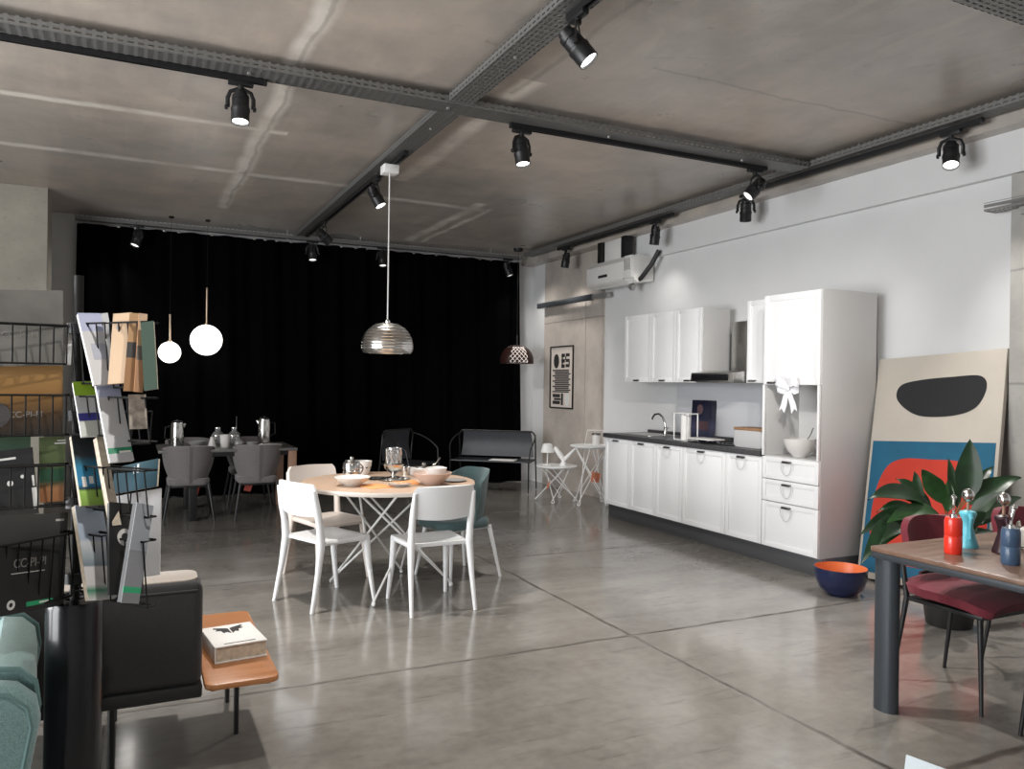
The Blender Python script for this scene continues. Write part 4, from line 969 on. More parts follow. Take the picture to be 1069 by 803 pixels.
m = MB(); m.lathe([(0, 0), (.04, 0), (.062, .03), (.06, .06), (.03, .078), (.01, .09), (0, .092)], 28); m.build('bowl_body', 'greycer', t)
t = lt('flat_plate', 'white flat plate at the foot of the right steel jug', 'plate', 1.42, 9.28)
m = MB(); m.lathe([(0, .006), (.08, 0), (.13, .016), (.127, .02), (.078, .01), (0, .012)], 36); m.build('plate_body', 'ceramic', t)
t = lt('small_bowl', 'small dark bowl left of the white plate on the dark table', 'bowl', 1.22, 9.3)
m = MB(); m.lathe([(0, .004), (.03, 0), (.06, .03), (.066, .05), (.062, .05), (0, .014)], 28); m.build('bowl_body', 'greycer', t)
# ------------------------------------------------------------------ sofa, side table, armchair (left foreground)
t = thing('sofa', 'charcoal sofa with a beige top edge, seen from behind beside the wooden side table', 'sofa', (0, 3.06, 0))
SX0, SX1 = -1.75, .24
m = MB(); m.box(((SX0 + SX1) / 2, .45, .365), (SX1 - SX0, .9, .05), .01); m.build('platform', 'black', t)
m = MB(); m.box(((SX0 + SX1) / 2, .11, .575), (SX1 - SX0, .22, .38), .035, 4)
b = m.build('backrest', 'sofafab', t)
m = MB(); m.prism(rrect(SX1 - SX0 - .03, .17, .05), .006, Matrix.Translation(((SX0 + SX1) / 2, .115, .7625)), .002); m.build('top_panel', 'sofatop', b)
m = MB(); m.tube([(SX0 + .02, -.002, .735), (SX1 - .02, -.002, .735)], .004, 6); m.build('piping', 'sofafab', b)
m = MB(); m.box(((SX0 + SX1) / 2, .55, .46), (SX1 - SX0 - .04, .64, .14), .04, 4); m.build('seat_cushion', 'sofafab', t)
for x in (SX0 + .3, SX1 - .3):
    for y in (.25, .78):
        m = MB(); m.tube([(x, y, 0), (x, y, .345)], .014, 10); m.build('leg', 'black', t)
t = thing('side_table', 'low rectangular wooden side table against the end of the charcoal sofa', 'table', (.375, 3.46, 0))
m = MB(); m.prism(rrect(.26, .92, .035), .022, Matrix.Translation((0, 0, .38)), .004); m.build('table_top', 'oak', t)
m = MB(); m.tube([(-.1, -.4, .368), (.1, -.4, .368), (.1, .4, .368), (-.1, .4, .368)], .011, 8, closed=True); m.build('under_rail', 'black', t)
for x, y in ((.035, .04), (.035, .4)):
    m = MB(); m.tube([(x, y, 0), (x, y, .37)], .011, 10); m.build('leg', 'black', t)
    m = MB(); m.box((0, y, .366), (.2, .03, .02), .003); m.build('cross_rail', 'black', t)
t = thing('art_book', 'thick white book with a dark moth on its cover, lying on the wooden side table', 'book', (.378, 3.36, .402), .12)
m = MB(); m.box((0, 0, .003), (.2, .27, .005), .001); m.box((0, 0, .063), (.2, .27, .005), .001); m.box((-.098, 0, .033), (.005, .27, .062), .001); m.build('cover', 'paper', t)
m = MB(); m.box((.002, 0, .033), (.19, .258, .054)); m.build('pages', 'pages', t)
m = MB()
for s in (1, -1):
    m.prism([(s * x, y) for x, y in ((.003, .035), (.02, .045), (.055, .062), (.06, .05), (.045, .035), (.056, .02), (.035, .012), (.03, -.02), (.016, -.012), (.003, -.035))], .0008, Matrix.Translation((0, .05, .0656)))
m.box((0, -.11, .066), (.12, .006, .0008)); m.build('moth_print', 'ink', t)

t = thing('tub_armchair', 'pale teal tweed armchair cut off at the lower left corner of the photo', 'armchair', (-.595, 2.64, -.0), 1.66)
side_o = [(.30, .19), (.335, .55), (.33, .76), (.29, .83), (.2, .845), (-.05, .85), (-.24, .845), (-.31, .825), (-.352, .775), (-.362, .71), (-.34, .55), (-.26, .19)]
for s_ in (-1, 1):
    m = MB(); side_p = [(y, .19 + (z - .19) * (.82 if s_ < 0 else .84)) for y, z in side_o]; m.prism(side_p, .09, basis((s_ * .30 - .045, 0, 0), (0, 1, 0), (0, 0, 1), (1, 0, 0)), .028, 4); b = m.build('armrest', 'tweed', t, angle=60)
    for x in (s_ * .30 - .043, s_ * .30 + .043):
        cy, cz = -.02, .55; m = MB(); m.tube([(x, cy + (y - cy) * .94, .47 + (z - .47) * .94) for y, z in side_p], .006, 6, closed=True); m.build('piping', 'tealseam', b)
m = MB(); m.prism([(-.245, .19), (-.16, .19), (-.2, .5), (-.22, .7), (-.26, .745), (-.31, .735), (-.345, .7), (-.352, .64), (-.335, .55)], .52, basis((-.26, 0, 0), (0, 1, 0), (0, 0, 1), (1, 0, 0)), .0); b = m.build('backrest', 'tweed', t, angle=50)
for x in (-.275, .275):
    m = MB(); m.tube([(x, -.262, .19), (x, -.338, .55), (x, -.357, .64), (x, -.349, .702), (x, -.312, .739), (x, -.255, .749)], .007, 6); m.build('piping', 'tealseam', b)
m = MB(); m.box((0, .06, .3), (.51, .5, .22), .05, 4); m.build('seat', 'tweed', t)
for x in (-.26, .26):
    for y in (-.2, .24): m = MB(); m.tube([(x, y, 0), (x * .95, y * .95, .2)], [.012, .018], 10); m.build('leg', 'black', t)

# ------------------------------------------------------------------ brochure rack
D0 = 2.3
def px(x, y, d): return V((0, 0, 1.5)) + (F + CR * ((x - 534.5) / 819.0) - CU * ((y - 401.5) / 819.0)) * d
RP = px(77, 700, D0)
t = thing('brochure_rack', 'black wire brochure rack on a gloss black column in the left foreground', 'rack', (RP.x, RP.y, 0)); rack = t
m = MB(); m.lathe([(0, 0), (.11, 0), (.11, .01), (.08, .016), (.075, .02), (.075, .835), (.07, .85), (.03, .855), (.025, .85), (.025, .84), (0, .84)], 48); m.build('base_column', 'blackgloss', t)
m = MB(); m.tube([(0, 0, .84), (0, 0, 1.80)], .013, 14); m.build('post', 'rackwire', t)
for z in (.9, 1.12, 1.375, 1.63):
    m = MB(); m.lathe([(.016, z), (.028, z), (.028, z + .03), (.016, z + .03), (.016, z)], 20); m.build('collar', 'black', t)
def basket(e, n, z0, z1, a, b, depth=.042, step=.034):
    """wire pocket hung on the rack: spans a..b along e, opens upwards, front offset along n"""
    e = V(e).normalized(); n = V(n).normalized(); m = MB(); r = .0024
    P = lambda s, o, z: e * s + n * o + V((0, 0, z))
    m.tube([P(a, depth, z1), P(b, depth, z1), P(b, 0, z1), P(a, 0, z1)], r * 1.3, 6, closed=True)
    m.tube([P(a, depth * .6, z0), P(b, depth * .6, z0), P(b, 0, z0), P(a, 0, z0)], r * 1.3, 6, closed=True)
    k = max(2, round((b - a) / step))
    for i in range(k + 1):
        s = a + (b - a) * i / k
        m.tube([P(s, depth, z1), P(s, depth * .6, z0), P(s, 0, z0)], r, 6)
    m.tube([P(0.02, 0, z1), P(a, 0, z1)], r * 1.6, 6); m.tube([P(0.02, 0, z0), P(a, 0, z0)], r * 1.6, 6)
    return m.build('wire_basket', 'rackwire', rack)
LE, LN = (-.99, -.1, 0), (.1, -.99, 0)
for z0, z1 in ((1.54, 1.65), (1.335, 1.45), (1.132, 1.25)): basket(LE, LN, z0, z1, .03, .36)
basket((-.77, -.64, 0), (.64, -.77, 0), .872, 1.055, .03, .36)
RE, RN = (.63, -.78, 0), (-.78, -.63, 0)
for z0, z1 in ((1.485, 1.655), (1.338, 1.448), (1.132, 1.25), (.888, 1.058)):
    basket(RE, RN, z0, z1, .025, .165, .04); basket(RE, RN, z0 - .01, z1, .185, .33, .04)
BE, BN = (.93, .37, 0), (.37, -.93, 0)
for z0, z1 in ((1.49, 1.62), (1.3, 1.4), (1.1, 1.22), (.9, 1.02)): basket(BE, BN, z0, z1, .03, .2, .04, .06)

def brochure(name, label, cat, tl, tr, br, bl, dd, m, thick=.008, pages='pages', grp='brochures in the wire rack', lean0=None):
    """a flat printed piece standing in a pocket; dd(x) is the distance in front of the camera"""
    if lean0 is None and dd in FLATS:
        p = [px(*q, dd(q[0]) + (.02 if i < 2 else 0)) for i, q in enumerate((tl, tr, br, bl))]
        up = (p[0] + p[1] - p[2] - p[3]) * .5; ri = (p[1] + p[2] - p[0] - p[3]) * .5; c = sum(p, V((0, 0, 0))) * .25
        h = up.length; up.normalize(); ri = ri - up * ri.dot(up); w = ri.length; ri.normalize(); nn = ri.cross(up)
    else:
        D = dd((tl[0] + tr[0] + br[0] + bl[0]) / 4); hh = abs(tl[1] - bl[1]) * D / 819; lean = .3 * hh; best = None
        for q_ in range(-60, 61):     # turn the piece until its sides stand square to its foot
            yaw = q_ * .0015
            p = [px(*q, D + l_ * lean + y_ * yaw) for q, l_, y_ in zip((tl, tr, br, bl), (.5, .5, -.5, -.5), (-.5, .5, .5, -.5))]
            up = (p[0] + p[1] - p[2] - p[3]) * .5; ri = (p[1] + p[2] - p[0] - p[3]) * .5; e = abs(up.normalized().dot(ri.normalized()))
            if best is None or e < best[0]: best = (e, up, ri, sum(p, V((0, 0, 0))) * .25)
        e, up, ri, c = best
        h = up.length; up.normalize(); ri = ri - up * ri.dot(up); w = ri.length; ri.normalize(); nn = ri.cross(up)
    t = thing(name, label, cat, c, 0, grp); t.rotation_euler = basis((0, 0, 0), ri, up, nn).to_euler()
    b = MB(); b.box((0, 0, 0), (w, h, .0012)); b.build('front_cover', m, t)
    b = MB(); b.box((0, 0, -thick / 2 - .0006), (w * .985, h * .985, thick)); b.build('page_block', pages, t)
    return t, w, h
FLATS = []
dl = lambda x: 2.285 - .0008 * (70 - x) - .012
dr = lambda x: 2.272 - .0024 * (x - 77)
db = lambda x: 2.33 + .0005 * (x - 77)
TZ = Matrix.Translation
dl2 = lambda x: dl(x) - .012
dl3 = lambda x: dl(x) + .016
d4 = lambda x: 2.285 - .0029 * (72 - x) - .014
FLATS = [dl, dl2, dl3, d4]
gm = mat('grey_metallic_cover', (.13, .125, .115), .35, var=.3, scale=6)
t, w, h = brochure('catalogue', 'grey metallic landscape catalogue in the top left pocket of the brochure rack', 'catalogue', (-52, 298), (66, 307), (66, 381), (-52, 384), dl, gm, .012)
text('CC-PI-PI', .026, 'dimink', t, TZ((.03, -.02, .001)))
om = bands_material('orange_brown_cover', [(0, (.02, .017, .015)), (.25, (.05, .03, .015)), (.6, (.22, .115, .035)), (1, (.3, .17, .06))], 'Y', .35, 1)
t, w, h = brochure('catalogue', 'orange brown catalogue in the second pocket down on the left of the rack', 'catalogue', (-52, 377), (66, 379), (65, 453), (-52, 460), dl, om, .012)
text('CC-PI-PI', .024, 'dimink', t, TZ((.045, -.045, .001)))
m = MB(); m.lathe([(0, 0), (.036, 0), (.036, .001), (0, .001)], 36, (-.028, -.045, .0007)); m.build('black_disc', 'ink', t)
m = MB(); m.lathe([(.006, 0), (.036, 0), (.036, .0006), (.006, .0006)], 36, (-.028, -.045, .0018)); m.build('disc_grooves', 'nickel', t)
t, w, h = brochure('catalogue', 'black catalogue with white print, tilted in the third left pocket of the rack', 'catalogue', (-45, 487), (33, 457), (40, 528), (-38, 556), dl2, mat('black_photo_cover', (.014, .014, .015), .4), .01)
m = MB(); m.box((.0, .07, .001), (.1, .006, .0006)); m.build('printed_line', 'silverink', t)
m = MB(); m.lathe([(0, 0), (.008, 0), (.008, .0006), (0, .0006)], 16, (.03, .0, .0007)); m.lathe([(0, 0), (.005, 0), (.005, .0006), (0, .0006)], 16, (.062, .015, .0007))
m.box((.088, -.05, .001), (.012, .06, .0006)); m.box((.088, .0, .001), (.006, .03, .0006)); m.build('lettering', 'silverink', t)
brochure('leaflet', 'dark green leaflet standing behind the tilted black catalogue in the rack', 'leaflet', (-30, 456), (32, 456), (32, 525), (-30, 530), dl3, mat('dark_green_cover', (.035, .075, .045), .45), .005)
vm = bands_material('olive_green_cover', [(0, (.28, .12, .05)), (.2, (.3, .14, .06)), (.32, (.015, .06, .03)), (.5, (.015, .06, .03)), (.52, (.06, .085, .03)), (1, (.075, .1, .04))], 'Y', .4, 1)
t, w, h = brochure('leaflet', 'olive green leaflet standing beside the tilted black catalogue, left of the rack post', 'leaflet', (38, 456), (70, 456), (66, 524), (44, 524), dl, vm, .006)
m = MB(); m.box((.025, h / 2 - .012, .001), (.022, .003, .0006)); m.box((.022, h / 2 - .02, .001), (.03, .004, .0006)); m.build('lettering', 'silverink', t)
t, w, h = brochure('catalogue', 'large black catalogue with a green strip in the bottom left pocket of the rack', 'catalogue', (-62, 553), (76, 525), (62, 624), (-58, 665), d4, bands_material('black_gloss_cover', [(0, (.018, .018, .019)), (.66, (.02, .02, .021)), (.68, (.045, .046, .047)), (1, (.06, .06, .06))], 'Y', .35, 1), .012)
text('CC-PI-PI', .034, 'dimink', t, TZ((.065, .0, .001)), sx=.9)
m = MB(); m.box((.105, -h / 2 + .02, .001), (.09, .012, .0006)); m.build('green_strip', 'greenink', t)
m = MB(); m.box((.12, -h / 2 + .02, .0018), (.035, .005, .0006)); m.box((.06, -.025, .001), (.11, .002, .0006)); m.build('lettering', 'silverink', t)
m = MB(); m.lathe([(.006, 0), (.013, 0), (.013, .0006), (.006, .0006), (.006, 0)], 20, (.01, -h / 2 + .025, .0007)); m.build('round_emblem', 'silverink', t)
m = MB(); m.box((w / 2 - .03, h / 2 - .02, .001), (.03, .006, .0006)); m.build('corner_mark', 'silverink', t)
# narrow leaflets on the right wings
def cover(name, bands, n=0, ro=.4): return bands_material(name, bands, 'Y', ro, n)
WH = (.5, .52, .55)
wl = cover('white_lilac_cover', [(0, (.5, .5, .51)), (.74, (.36, .39, .56)), (.99, (.33, .37, .56))])
t, w, h = brochure('leaflet', 'white leaflet with a pale lilac head in the top pocket right of the rack post', 'leaflet', (81, 327), (105, 327), (123, 401), (98, 402), dr, wl, .012, 'paper')
m = MB(); m.box((.003, -.01, .001), (w * .6, .05, .0006)); m.build('lettering', mat('pale_blue_print', (.36, .38, .45), .5), t)
brochure('leaflet', 'thin grey white leaflet just behind the lilac headed one in the top pocket', 'leaflet', (106, 327), (112, 327), (126, 398), (118, 400), lambda x: dr(x) + .012, mat('grey_white_cover', (.42, .43, .44), .4), .008, 'paper')
t, w, h = brochure('leaflet', 'leaflet with a lime green head and a blue band, second pocket right of the post', 'leaflet', (76, 399), (98, 398), (108, 455), (85, 456), dr, cover('lime_blue_cover', [(0, (.48, .5, .46)), (.28, (.03, .03, .24)), (.42, (.5, .51, .53)), (.74, (.25, .42, .02))]), .01, 'paper')
t, w, h = brochure('leaflet', 'tall white leaflet with a green foot, second pocket, right of the lime headed one', 'leaflet', (100, 399), (123, 398), (141, 481), (114, 483), dr, cover('white_green_cover', [(0, (.5, .5, .52)), (.1, (.02, .24, .12)), (.17, (.5, .51, .53)), (.8, (.36, .4, .56))]), .012, 'paper')
m = MB(); m.box((.012, -h / 2 + .028, .001), (.03, .006, .0006)); m.build('lettering', 'paper', t)
tan = (.66, .46, .29)
t, w, h = brochure('leaflet', 'plain pale wood coloured leaflet in the top pocket, nearest the white one', 'leaflet', (118, 328), (138, 326), (132, 400), (113, 401), dr, mat('pale_wood_cover', (.5, .36, .24), .5, var=.06, scale=5), .008, 'oak')
m = MB(); m.lathe([(0, 0), (.005, 0), (.005, .0006), (0, .0006)], 14, (-.01, .06, .0007)); m.build('lettering', 'greycer', t)
tb = [(0, (.26, .14, .065)), (.42, (.04, .04, .04)), (.62, (.33, .2, .1))]
brochure('leaflet', 'wood patterned leaflet with a dark middle band, beside the plain pale wood one', 'leaflet', (136, 327), (145, 327), (140, 409), (128, 408), lambda x: dr(x) + .004, cover('wood_print_cover', tb), .006, 'oak')
brochure('leaflet', 'wood patterned leaflet with a dark middle band, beside the grey green one', 'leaflet', (145, 327), (154, 328), (149, 410), (140, 409), lambda x: dr(x) + .004, cover('wood_print_cover_worn', [(0, (.3, .16, .08)), (.4, (.09, .08, .07)), (.58, (.36, .23, .13))]), .006, 'oak')
t, w, h = brochure('leaflet', 'dark grey green leaflet at the outer end of the top right pocket', 'leaflet', (149, 337), (158, 335), (167, 406), (148, 408), dr, mat('grey_green_cover', (.035, .062, .045), .5), .006, 'pages')
t, w, h = brochure('leaflet', 'beige map leaflet in the second pocket, at the outer right end', 'leaflet', (136, 412), (150, 412), (156, 447), (133, 448), dr, mat('beige_map_cover', (.3, .26, .22), .6, var=.5, scale=40), .006, 'pages')
t, w, h = brochure('leaflet', 'leaflet fading from black through blue to green, third pocket right of the post', 'leaflet', (75, 455), (101, 455), (114, 527), (84, 528), dr, cover('blue_green_cover', [(0, (.2, .34, .06)), (.2, (.3, .5, .1)), (.235, (.01, .03, .06)), (.3, (.04, .26, .5)), (.55, (.02, .2, .34)), (.7, (.01, .02, .03)), (1, (.008, .01, .012))], 1), .012, 'pages')
m = MB(); m.box((-.02, -.035, .001), (.012, .03, .0006)); m.box((.0, -.03, .001), (.012, .022, .0006)); m.build('lettering', 'paper', t)
brochure('booklet', 'thick booklet with cream page edges, leaning right of the blue green leaflet', 'booklet', (101, 456), (109, 456), (127, 548), (117, 549), lambda x: dr(x) + .014, 'pages', .02, 'pages')
t, w, h = brochure('leaflet', 'dark petrol leaflet lying slanted in the third pocket, at the outer right end', 'leaflet', (119, 490), (166, 477), (163, 508), (118, 516), db, cover('petrol_cover', [(0, (.006, .04, .06)), (.6, (.008, .055, .08)), (1, (.02, .065, .085))], 1, .8), .006, 'pages')
m = MB(); m.box((-.005, .02, .001), (.005, .022, .0006)); m.box((.012, .024, .001), (.008, .026, .0006)); m.build('lettering', 'silverink', t)
brochure('leaflet', 'pale grey sheet standing behind the dark folder at the lower right of the rack', 'leaflet', (116, 520), (172, 508), (163, 602), (120, 606), lambda x: db(x) + .012, mat('pale_grey_sheet', (.34, .33, .33), .6), .003, 'paper')
t, w, h = brochure('leaflet', 'silver white leaflet in the bottom pocket right of the post', 'leaflet', (78, 527), (107, 530), (123, 629), (92, 623), dr, cover('silver_cover', [(0, (.6, .58, .58)), (.1, (.03, .22, .12)), (.16, (.62, .6, .6)), (.34, (.66, .64, .65)), (.36, (.18, .24, .28)), (.6, (.6, .63, .66)), (.64, (.42, .5, .62)), (1, (.4, .48, .6))], 1), .012, 'pages')
t, w, h = brochure('folder', 'black folder with a round pale emblem in the bottom pocket of the rack', 'folder', (110, 524), (152, 527), (146, 622), (118, 620), lambda x: dr(x) + .03, mat('black_folder', (.014, .014, .015), .45), .008, 'black')
m = MB(); m.lathe([(.012, 0), (.024, 0), (.024, .0006), (.012, .0006), (.012, 0)], 28, (-.004, .03, .0007)); m.build('round_emblem', 'silverink', t)
t, w, h = brochure('leaflet', 'grey leaflet with a green strip, leaning left in the bottom right pocket', 'leaflet', (144, 526), (159, 527), (146, 632), (125, 628), dr, cover('grey_cover', [(0, (.2, .21, .22)), (.1, (.03, .36, .17)), (.16, (.24, .25, .27)), (.5, (.22, .23, .25)), (.52, (.3, .33, .36))], 0), .012, 'black')
brochure('leaflet', 'narrow white leaflet squeezed left of the post in the top pocket', 'leaflet', (70, 337), (76, 337), (74, 381), (68, 381), lambda x: 2.29, 'paper', .004, 'paper')

# ------------------------------------------------------------------ dining table at the right edge
RX0, RX1, RY0, RY1, RH = 3.13, 4.95, 1.72, 2.6, .76
t = thing('long_table', 'long dining table with brown wood top and anthracite oval legs, at the right edge', 'table', ((RX0 + RX1) / 2, (RY0 + RY1) / 2, 0))
lw, ld = RX1 - RX0, RY1 - RY0
m = MB(); m.prism(rrect(lw, ld, .03), .02, Matrix.Translation((0, 0, RH - .02)), .003); m.build('table_top', 'walnut', t)
m = MB(); m.prism(rrect(lw - .004, ld - .004, .03), .03, Matrix.Translation((0, 0, RH - .05)), .003); m.build('edge_frame', 'darkmetal', t)
for sx in (-1, 1):
    for sy in (-1, 1):
        m = MB(); m.prism([(.042 * math.cos(a), .06 * math.sin(a)) for a in [2 * PI * k / 32 for k in range(32)]], RH - .05); m.tf(Matrix.Translation((sx * (lw / 2 - .06), sy * (ld / 2 - .062), 0))); m.build('leg', 'darkmetal', t)
def velvet_chair(label, loc, rz):
    t = thing('velvet_chair', label, 'chair', loc, rz, 'wine red velvet chairs')
    w = .44; g = []
    for j in range(11):
        v = j / 10; y = .23 - .45 * v; hw = .225 - .02 * v - (.05 * ((v - .85) / .15) ** 2 if v > .85 else 0) - (.05 * ((.12 - v) / .12) ** 2 if v < .12 else 0)
        g.append([(hw * u, y, .475 + .012 * (1 - (2 * v - 1) ** 2) - .02 * abs(u) ** 3 - (.018 * ((.2 - v) / .2) ** 2 if v < .2 else 0) + .018 * max(0, v - .7) / .3) for u in [-1 + 2 * i / 12 for i in range(13)]])
    m = MB(); m.sheet(g, .045); m.build('seat', 'redvel', t, angle=70)
    g = []
    for j in range(9):
        v = j / 8; z = .6 + .235 * v; row = []
        for i in range(15):
            u = -1 + 2 * i / 14; hw = .215 - (.035 * ((v - .75) / .25) ** 2 if v > .75 else 0) - (.03 * ((.25 - v) / .25) ** 2 if v < .25 else 0)
            row.append((hw * u, -.235 - .05 * v + .055 * u * u, z))
        g.append(row)
    m = MB(); m.sheet(g, .032); m.build('backrest', 'redvel', t, angle=70)
    for s in (-1, 1):
        m = MB(); m.tube([(s * .225, .225, 0), (s * .19, .19, .43)], [.0085, .014], 10); m.build('leg', 'black', t)
        m = MB(); m.tube([(s * .205, -.265, 0), (s * .185, -.2, .44), (s * .18, -.235, .66)], [.0085, .014, .011], 10); m.build('leg', 'black', t)
    m = MB(); m.box((0, 0, .435), (.38, .4, .02), .004); m.build('seat_frame', 'black', t)
    return t
velvet_chair('wine red velvet chair under the left end of the long table, before the plant', (3.76, 2.53, 0), PI)
velvet_chair('wine red velvet chair further right along the far side of the long table', (4.52, 2.55, 0), PI)
velvet_chair('velvet chair cut off at the right edge, only a black leg in view', (3.72, 1.88, 0), 0)

def at_rt(name, label, cat, x, y, rz=0): return thing(name, label, cat, (x, y, RH), rz)
def crank_mill(name, label, x, y, mname, h, rz):
    t = at_rt(name, label, 'mill', x, y, rz); t['group'] = 'mills on the long table'
    m = MB(); m.lathe([(0, 0), (.034, 0), (.037, .006), (.037, h * .48), (.035, h * .5), (.037, h * .52), (.037, h * .9), (.032, h), (0, h)], 32); m.build('mill_body', mname, t)
    m = MB(); m.lathe([(0, h), (.016, h), (.014, h + .012), (.006, h + .016), (.006, h + .035), (0, h + .035)], 20); m.build('collar', 'steel', t)
    m = MB(); m.tube([(0, 0, h + .03), (.012, 0, h + .05), (.03, 0, h + .075)], .0055, 8); m.sphere((.034, 0, h + .085), .013, 14, 10); m.tube([(0, 0, h + .03), (-.02, 0, h + .06), (-.012, 0, h + .085), (.0, 0, h + .09)], .0045, 8); m.build('crank', 'steel', t)
crank_mill('pepper_mill', 'red cylindrical pepper mill at the left end of the long table', 3.355, 2.33, 'red', .165, .6)
crank_mill('pepper_mill', 'slate blue cylindrical pepper mill nearest the camera on the long table', 3.385, 2.09, 'navy', .155, .2)
def dress_mill(label, x, y, mname, h, rz):
    t = at_rt('corkscrew', label, 'corkscrew', x, y, rz); t['group'] = 'dress shaped corkscrews on the long table'
    m = MB(); m.lathe([(0, 0), (.046, 0), (.047, .008), (.04, .03), (.026, h * .45), (.022, h * .58), (.028, h * .75), (.038, h * .9), (.034, h * .96), (.012, h), (0, h)], 36); m.build('dress_body', mname, t)
    for s in (-1, 1):
        m = MB(); m.tube([(s * .036, 0, h * .9), (s * .05, 0, h * .8), (s * .036, 0, h * .5), (s * .042, 0, h * .25)], [.012, .011, .008, .007], 10); m.build('lever_arm', mname, t)
    m = MB(); m.tube([(0, 0, h), (0, 0, h + .05)], .007, 10); m.build('neck', 'legwood', t)
    m = MB(); m.sphere((0, 0, h + .07), .03, 20, 14, (1, .9, 1.05)); m.build('head', 'steel', t)
    return t
dress_mill('turquoise dress shaped corkscrew with a steel ball head, behind the red mill', 3.56, 2.4, 'cyan', .175, .9)
dress_mill('black dress shaped corkscrew with a steel ball head, behind the slate blue mill', 3.59, 2.25, 'plum', .175, .9)
t = at_rt('napkin_holder', 'chrome holder at the right edge of the photo behind the slate blue mill', 'holder', 3.79, 2.27, .4)
m = MB(); m.box((0, 0, .005), (.12, .09, .01), .003); m.build('base', 'steel', t)
for y in (-.03, .03):
    m = MB(); m.tube([(-.05, y, .008), (-.05, y, .09), (-.02, y, .12), (.02, y, .12), (.05, y, .09), (.05, y, .008)], .006, 8); m.build('hoop', 'steel', t)
m = MB(); m.box((0, 0, .055), (.09, .04, .085), .004); m.build('napkins', 'paper', t)

# ------------------------------------------------------------------ painting leaning on the wall
t = thing('abstract_painting', 'large abstract canvas leaning on the wall, black shape over a red form on blue', 'painting')
o = V((5.2, 4.42, .012)); tp = V((5.545, 4.52, 1.745)); up = tp - o; PH = up.length; up.normalize()
ri = V((0, -1, 0)); ri = (ri - up * ri.dot(up)).normalized(); nn = ri.cross(up); PW = 1.05
t.matrix_world = basis(o, ri, up, nn)
m = MB(); m.box((PW / 2, PH / 2, -.02), (PW, PH, .04), .004); m.build('canvas', 'canvas', t)
m = MB(); m.box((PW / 2, .57, .0012), (PW - .05, 1.04, .0024)); m.build('blue_field', 'pblue', t)
def blob(pts, z, name, mt, n=14):
    P = [V((a, b, 0)) for a, b in pts]; k = len(P); out = []
    for i in range(k):
        p0, p1, p2, p3 = P[i - 1], P[i], P[(i + 1) % k], P[(i + 2) % k]
        for j in range(n):
            u = j / n; q = 0.5 * ((2 * p1) + (p2 - p0) * u + (2 * p0 - 5 * p1 + 4 * p2 - p3) * u * u + (3 * p1 - p0 - 3 * p2 + p3) * u ** 3); out.append((q.x, q.y))
    m = MB(); m.prism(out, .0012, Matrix.Translation((0, 0, z))); m.build(name, mt, t)
blob([(.09, .3), (.085, .62), (.16, .86), (.3, .95), (.55, .955), (.78, .945), (.93, .85), (1.0, .66), (1.0, .3), (.9, .16), (.2, .16)], .0025, 'red_form', 'pred')
blob([(.2, 1.44), (.23, 1.54), (.4, 1.575), (.66, 1.585), (.87, 1.58), (.925, 1.49), (.86, 1.35), (.7, 1.29), (.45, 1.285), (.3, 1.34)], .0003, 'black_form', 'pblack')

# ------------------------------------------------------------------ navy bowl, plant
t = thing('floor_bowl', 'wide navy bowl with an orange inside standing on the floor by the tall cupboard', 'bowl', (4.66, 4.1, 0))
m = MB(); m.lathe([(0, 0), (.09, 0), (.1, .01), (.15, .05), (.178, .12), (.184, .2), (.18, .2)], 48); m.build('outer_shell', 'bowlnavy', t)
m = MB(); m.lathe([(.18, .2), (.172, .12), (.14, .06), (.08, .03), (0, .026)], 48); m.build('inner_glaze', 'boworange', t)
PX, PY = 4.72, 3.3
t = thing('potted_plant', 'leafy dark green plant in a black pot in front of the abstract painting', 'plant', (PX, PY, 0)); pl = t
m = MB(); m.lathe([(0, 0), (.13, 0), (.135, .01), (.165, .27), (.175, .28), (.175, .31), (.16, .31), (.155, .26), (0, .255)], 40); m.build('pot', 'potblack', t)
m = MB(); m.lathe([(0, .27), (.15, .262), (.155, .25)], 32); m.build('soil', 'soil', t)
def leaf(tip, base, width, sag, mt='leaf', root=None, fold=.25):
    tip, base = V(tip), V(base); mid = (tip + base) / 2 + V((0, 0, sag)); pts = bez(base, mid * 1.0 + V((0, 0, sag * .5)), tip, 14)
    root = V(root) if root else V((random.uniform(-.06, .06), random.uniform(-.06, .06), .262))
    m = MB(); g = []
    side = (tip - base).cross(V((0, 0, 1))); side = side.normalized() if side.length > 1e-4 else V((1, 0, 0))
    view = V((-.65, -.65, .25)).normalized()   # blades turn towards the light of the room
    dirn = (tip - base).normalized(); s2 = dirn.cross(view).normalized(); side = (side * .35 + s2 * (1 if s2.dot(side) > 0 else -1) * .65).normalized()
    for i, p in enumerate(pts):
        u = i / 14; w = width * (math.sin(PI * u ** .75)) ** .85 * (1 - .25 * u) if 0 < u < 1 else .001
        nrm = side.cross(dirn).normalized()
        g.append([p + side * (w * k / 2) + nrm * (abs(k) * w * fold * .5) + V((0, 0, .006 * math.sin(9 * u + k))) for k in (-1, -.5, 0, .5, 1)])
    m.sheet(g, .002); lf = m.build('leaf', mt, pl, angle=75)
    m = MB(); m.tube(bez(root, (root.x * .6 + base.x * .4, root.y * .6 + base.y * .4, max(root.z, base.z) * .8 + .12 * (base.z > .4)), base, 10), [.005] * 6 + [.0035] * 5, 6); m.build('stem', 'stem', pl)
def pp(x, y, d): q = px(x, y, d); return (q.x - PX, q.y - PY, q.z)
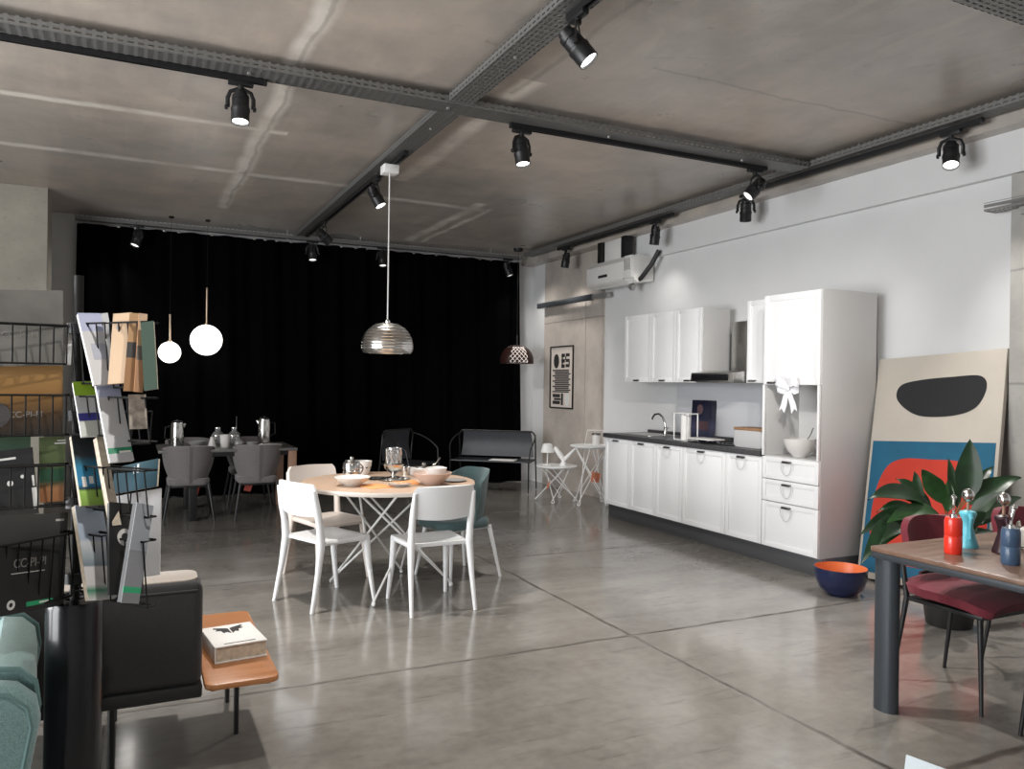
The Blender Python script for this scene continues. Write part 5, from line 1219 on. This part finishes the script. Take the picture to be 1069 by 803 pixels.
# tip, base (seen positions and distance), width, sag
for (a, b, w, s, k) in [((1013, 459, 5.05), (1010, 523, 5.0), .17, .02, 'leaf'), ((1066, 499, 5.0), (1012, 528, 5.0), .15, .05, 'leaf'), ((1037, 488, 5.2), (1012, 517, 5.1), .09, .03, 'leaf'),
    ((962, 491, 4.95), (984, 527, 5.0), .13, .04, 'leaflight'), ((906, 522, 4.7), (968, 528, 4.9), .14, .09, 'leaf'), ((925, 513, 4.85), (975, 536, 4.9), .11, .05, 'leaf'),
    ((899, 590, 4.6), (955, 545, 4.85), .17, .12, 'leaf'), ((897, 560, 4.75), (962, 540, 4.9), .13, .08, 'leaf'), ((924, 548, 4.7), (978, 535, 4.85), .12, .06, 'leaflight'),
    ((955, 492, 5.1), (960, 530, 5.0), .08, .02, 'leaf'), ((990, 502, 5.2), (990, 535, 5.1), .09, .02, 'leaflight'), ((1066, 520, 5.3), (1020, 550, 5.1), .13, .06, 'leaf'),
    ((960, 621, 4.65), (985, 603, 4.85), .1, .03, 'leaflight'), ((940, 575, 4.65), (975, 560, 4.8), .12, .07, 'leaf'), ((1045, 560, 4.9), (1010, 570, 5.0), .12, .05, 'leaf'),
    ((1000, 560, 4.7), (995, 585, 4.9), .12, .05, 'leaf'), ((975, 545, 4.65), (985, 570, 4.85), .12, .04, 'leaf'), ((915, 535, 4.9), (968, 548, 5.0), .1, .1, 'leaf'), ((935, 500, 5.2), (972, 535, 5.1), .1, .05, 'leaf'), ((990, 478, 5.25), (1000, 530, 5.1), .08, .0, 'leaf'), ((918, 570, 4.6), (960, 555, 4.8), .1, .1, 'leaf'), ((1050, 515, 4.85), (1012, 545, 4.95), .1, .05, 'leaf'), ((930, 535, 5.2), (980, 555, 5.1), .12, .06, 'leaf'),
    ((1030, 535, 4.8), (1005, 560, 4.95), .11, .04, 'leaf'), ((950, 560, 5.2), (990, 570, 5.1), .13, .05, 'leaf')]:
    leaf(pp(*a), pp(*b), w, s, k)
t = thing('plant_label', 'white pointed plant label sticking out of the black pot', 'label', (PX - .1, PY - .14, .3), rot=(.2, .35, .3))
m = MB(); m.prism([(-.018, -.06), (.018, -.06), (.018, .03), (0, .06), (-.018, .03)], .002, basis((0, 0, .02), (1, 0, 0), (0, 0, 1), (0, -1, 0))); m.build('label_card', 'paper', t)

# price sign near the camera
q = px(962, 797, 2.9)
t = thing('price_sign', 'white price sign with dark figures, cut off by the bottom edge of the photo', 'sign', (2.50, 1.80, 0), -1.345)
m = MB(); m.box((0, 0, .1), (.2, .008, .2), .002, rot=Euler((-.25, 0, 0))); m.build('sign_card', 'signcard', t)
m = MB(); m.box((0, .03, .004), (.2, .12, .008), .002); m.build('foot', 'paper', t)
text('86', .05, 'greycer', t, Matrix.Rotation(-.25, 4, 'X') @ Matrix.Translation((-.055, -.0048, .162)) @ Matrix.Rotation(PI / 2, 4, 'X'), name='price_figures')

# ------------------------------------------------------------------ light
def area(name, loc, size, power, rot, col):
    l = bpy.data.lights.new(name, 'AREA'); l.shape = 'RECTANGLE'; l.size, l.size_y = size; l.energy = power; l.color = col
    o = bpy.data.objects.new(name, l); COL.objects.link(o); o.location = loc; o.rotation_euler = rot
    return o
DAY = (0.97, 0.985, 1.0)
for i, (a, b) in enumerate(WIN_L): area('daylight', (XL - .16, (a + b) / 2, 1.7), (2.6, b - a), 335 * (b - a) / 2.6, (0, -PI / 2, 0), DAY)
w = bpy.data.worlds.new('sky'); SC.world = w; w.use_nodes = True
w.node_tree.nodes['Background'].inputs['Color'].default_value = (.75, .85, 1, 1); w.node_tree.nodes['Background'].inputs['Strength'].default_value = .3
SC.view_settings.view_transform = 'Standard'; SC.view_settings.look = 'None'; SC.view_settings.gamma = 1; SC.view_settings.exposure = 0.0
SC.view_settings.use_curve_mapping = False
SC.cycles.use_denoising = True; SC.cycles.max_bounces = 10; SC.cycles.diffuse_bounces = 5; SC.cycles.glossy_bounces = 4; SC.cycles.sample_clamp_indirect = 6
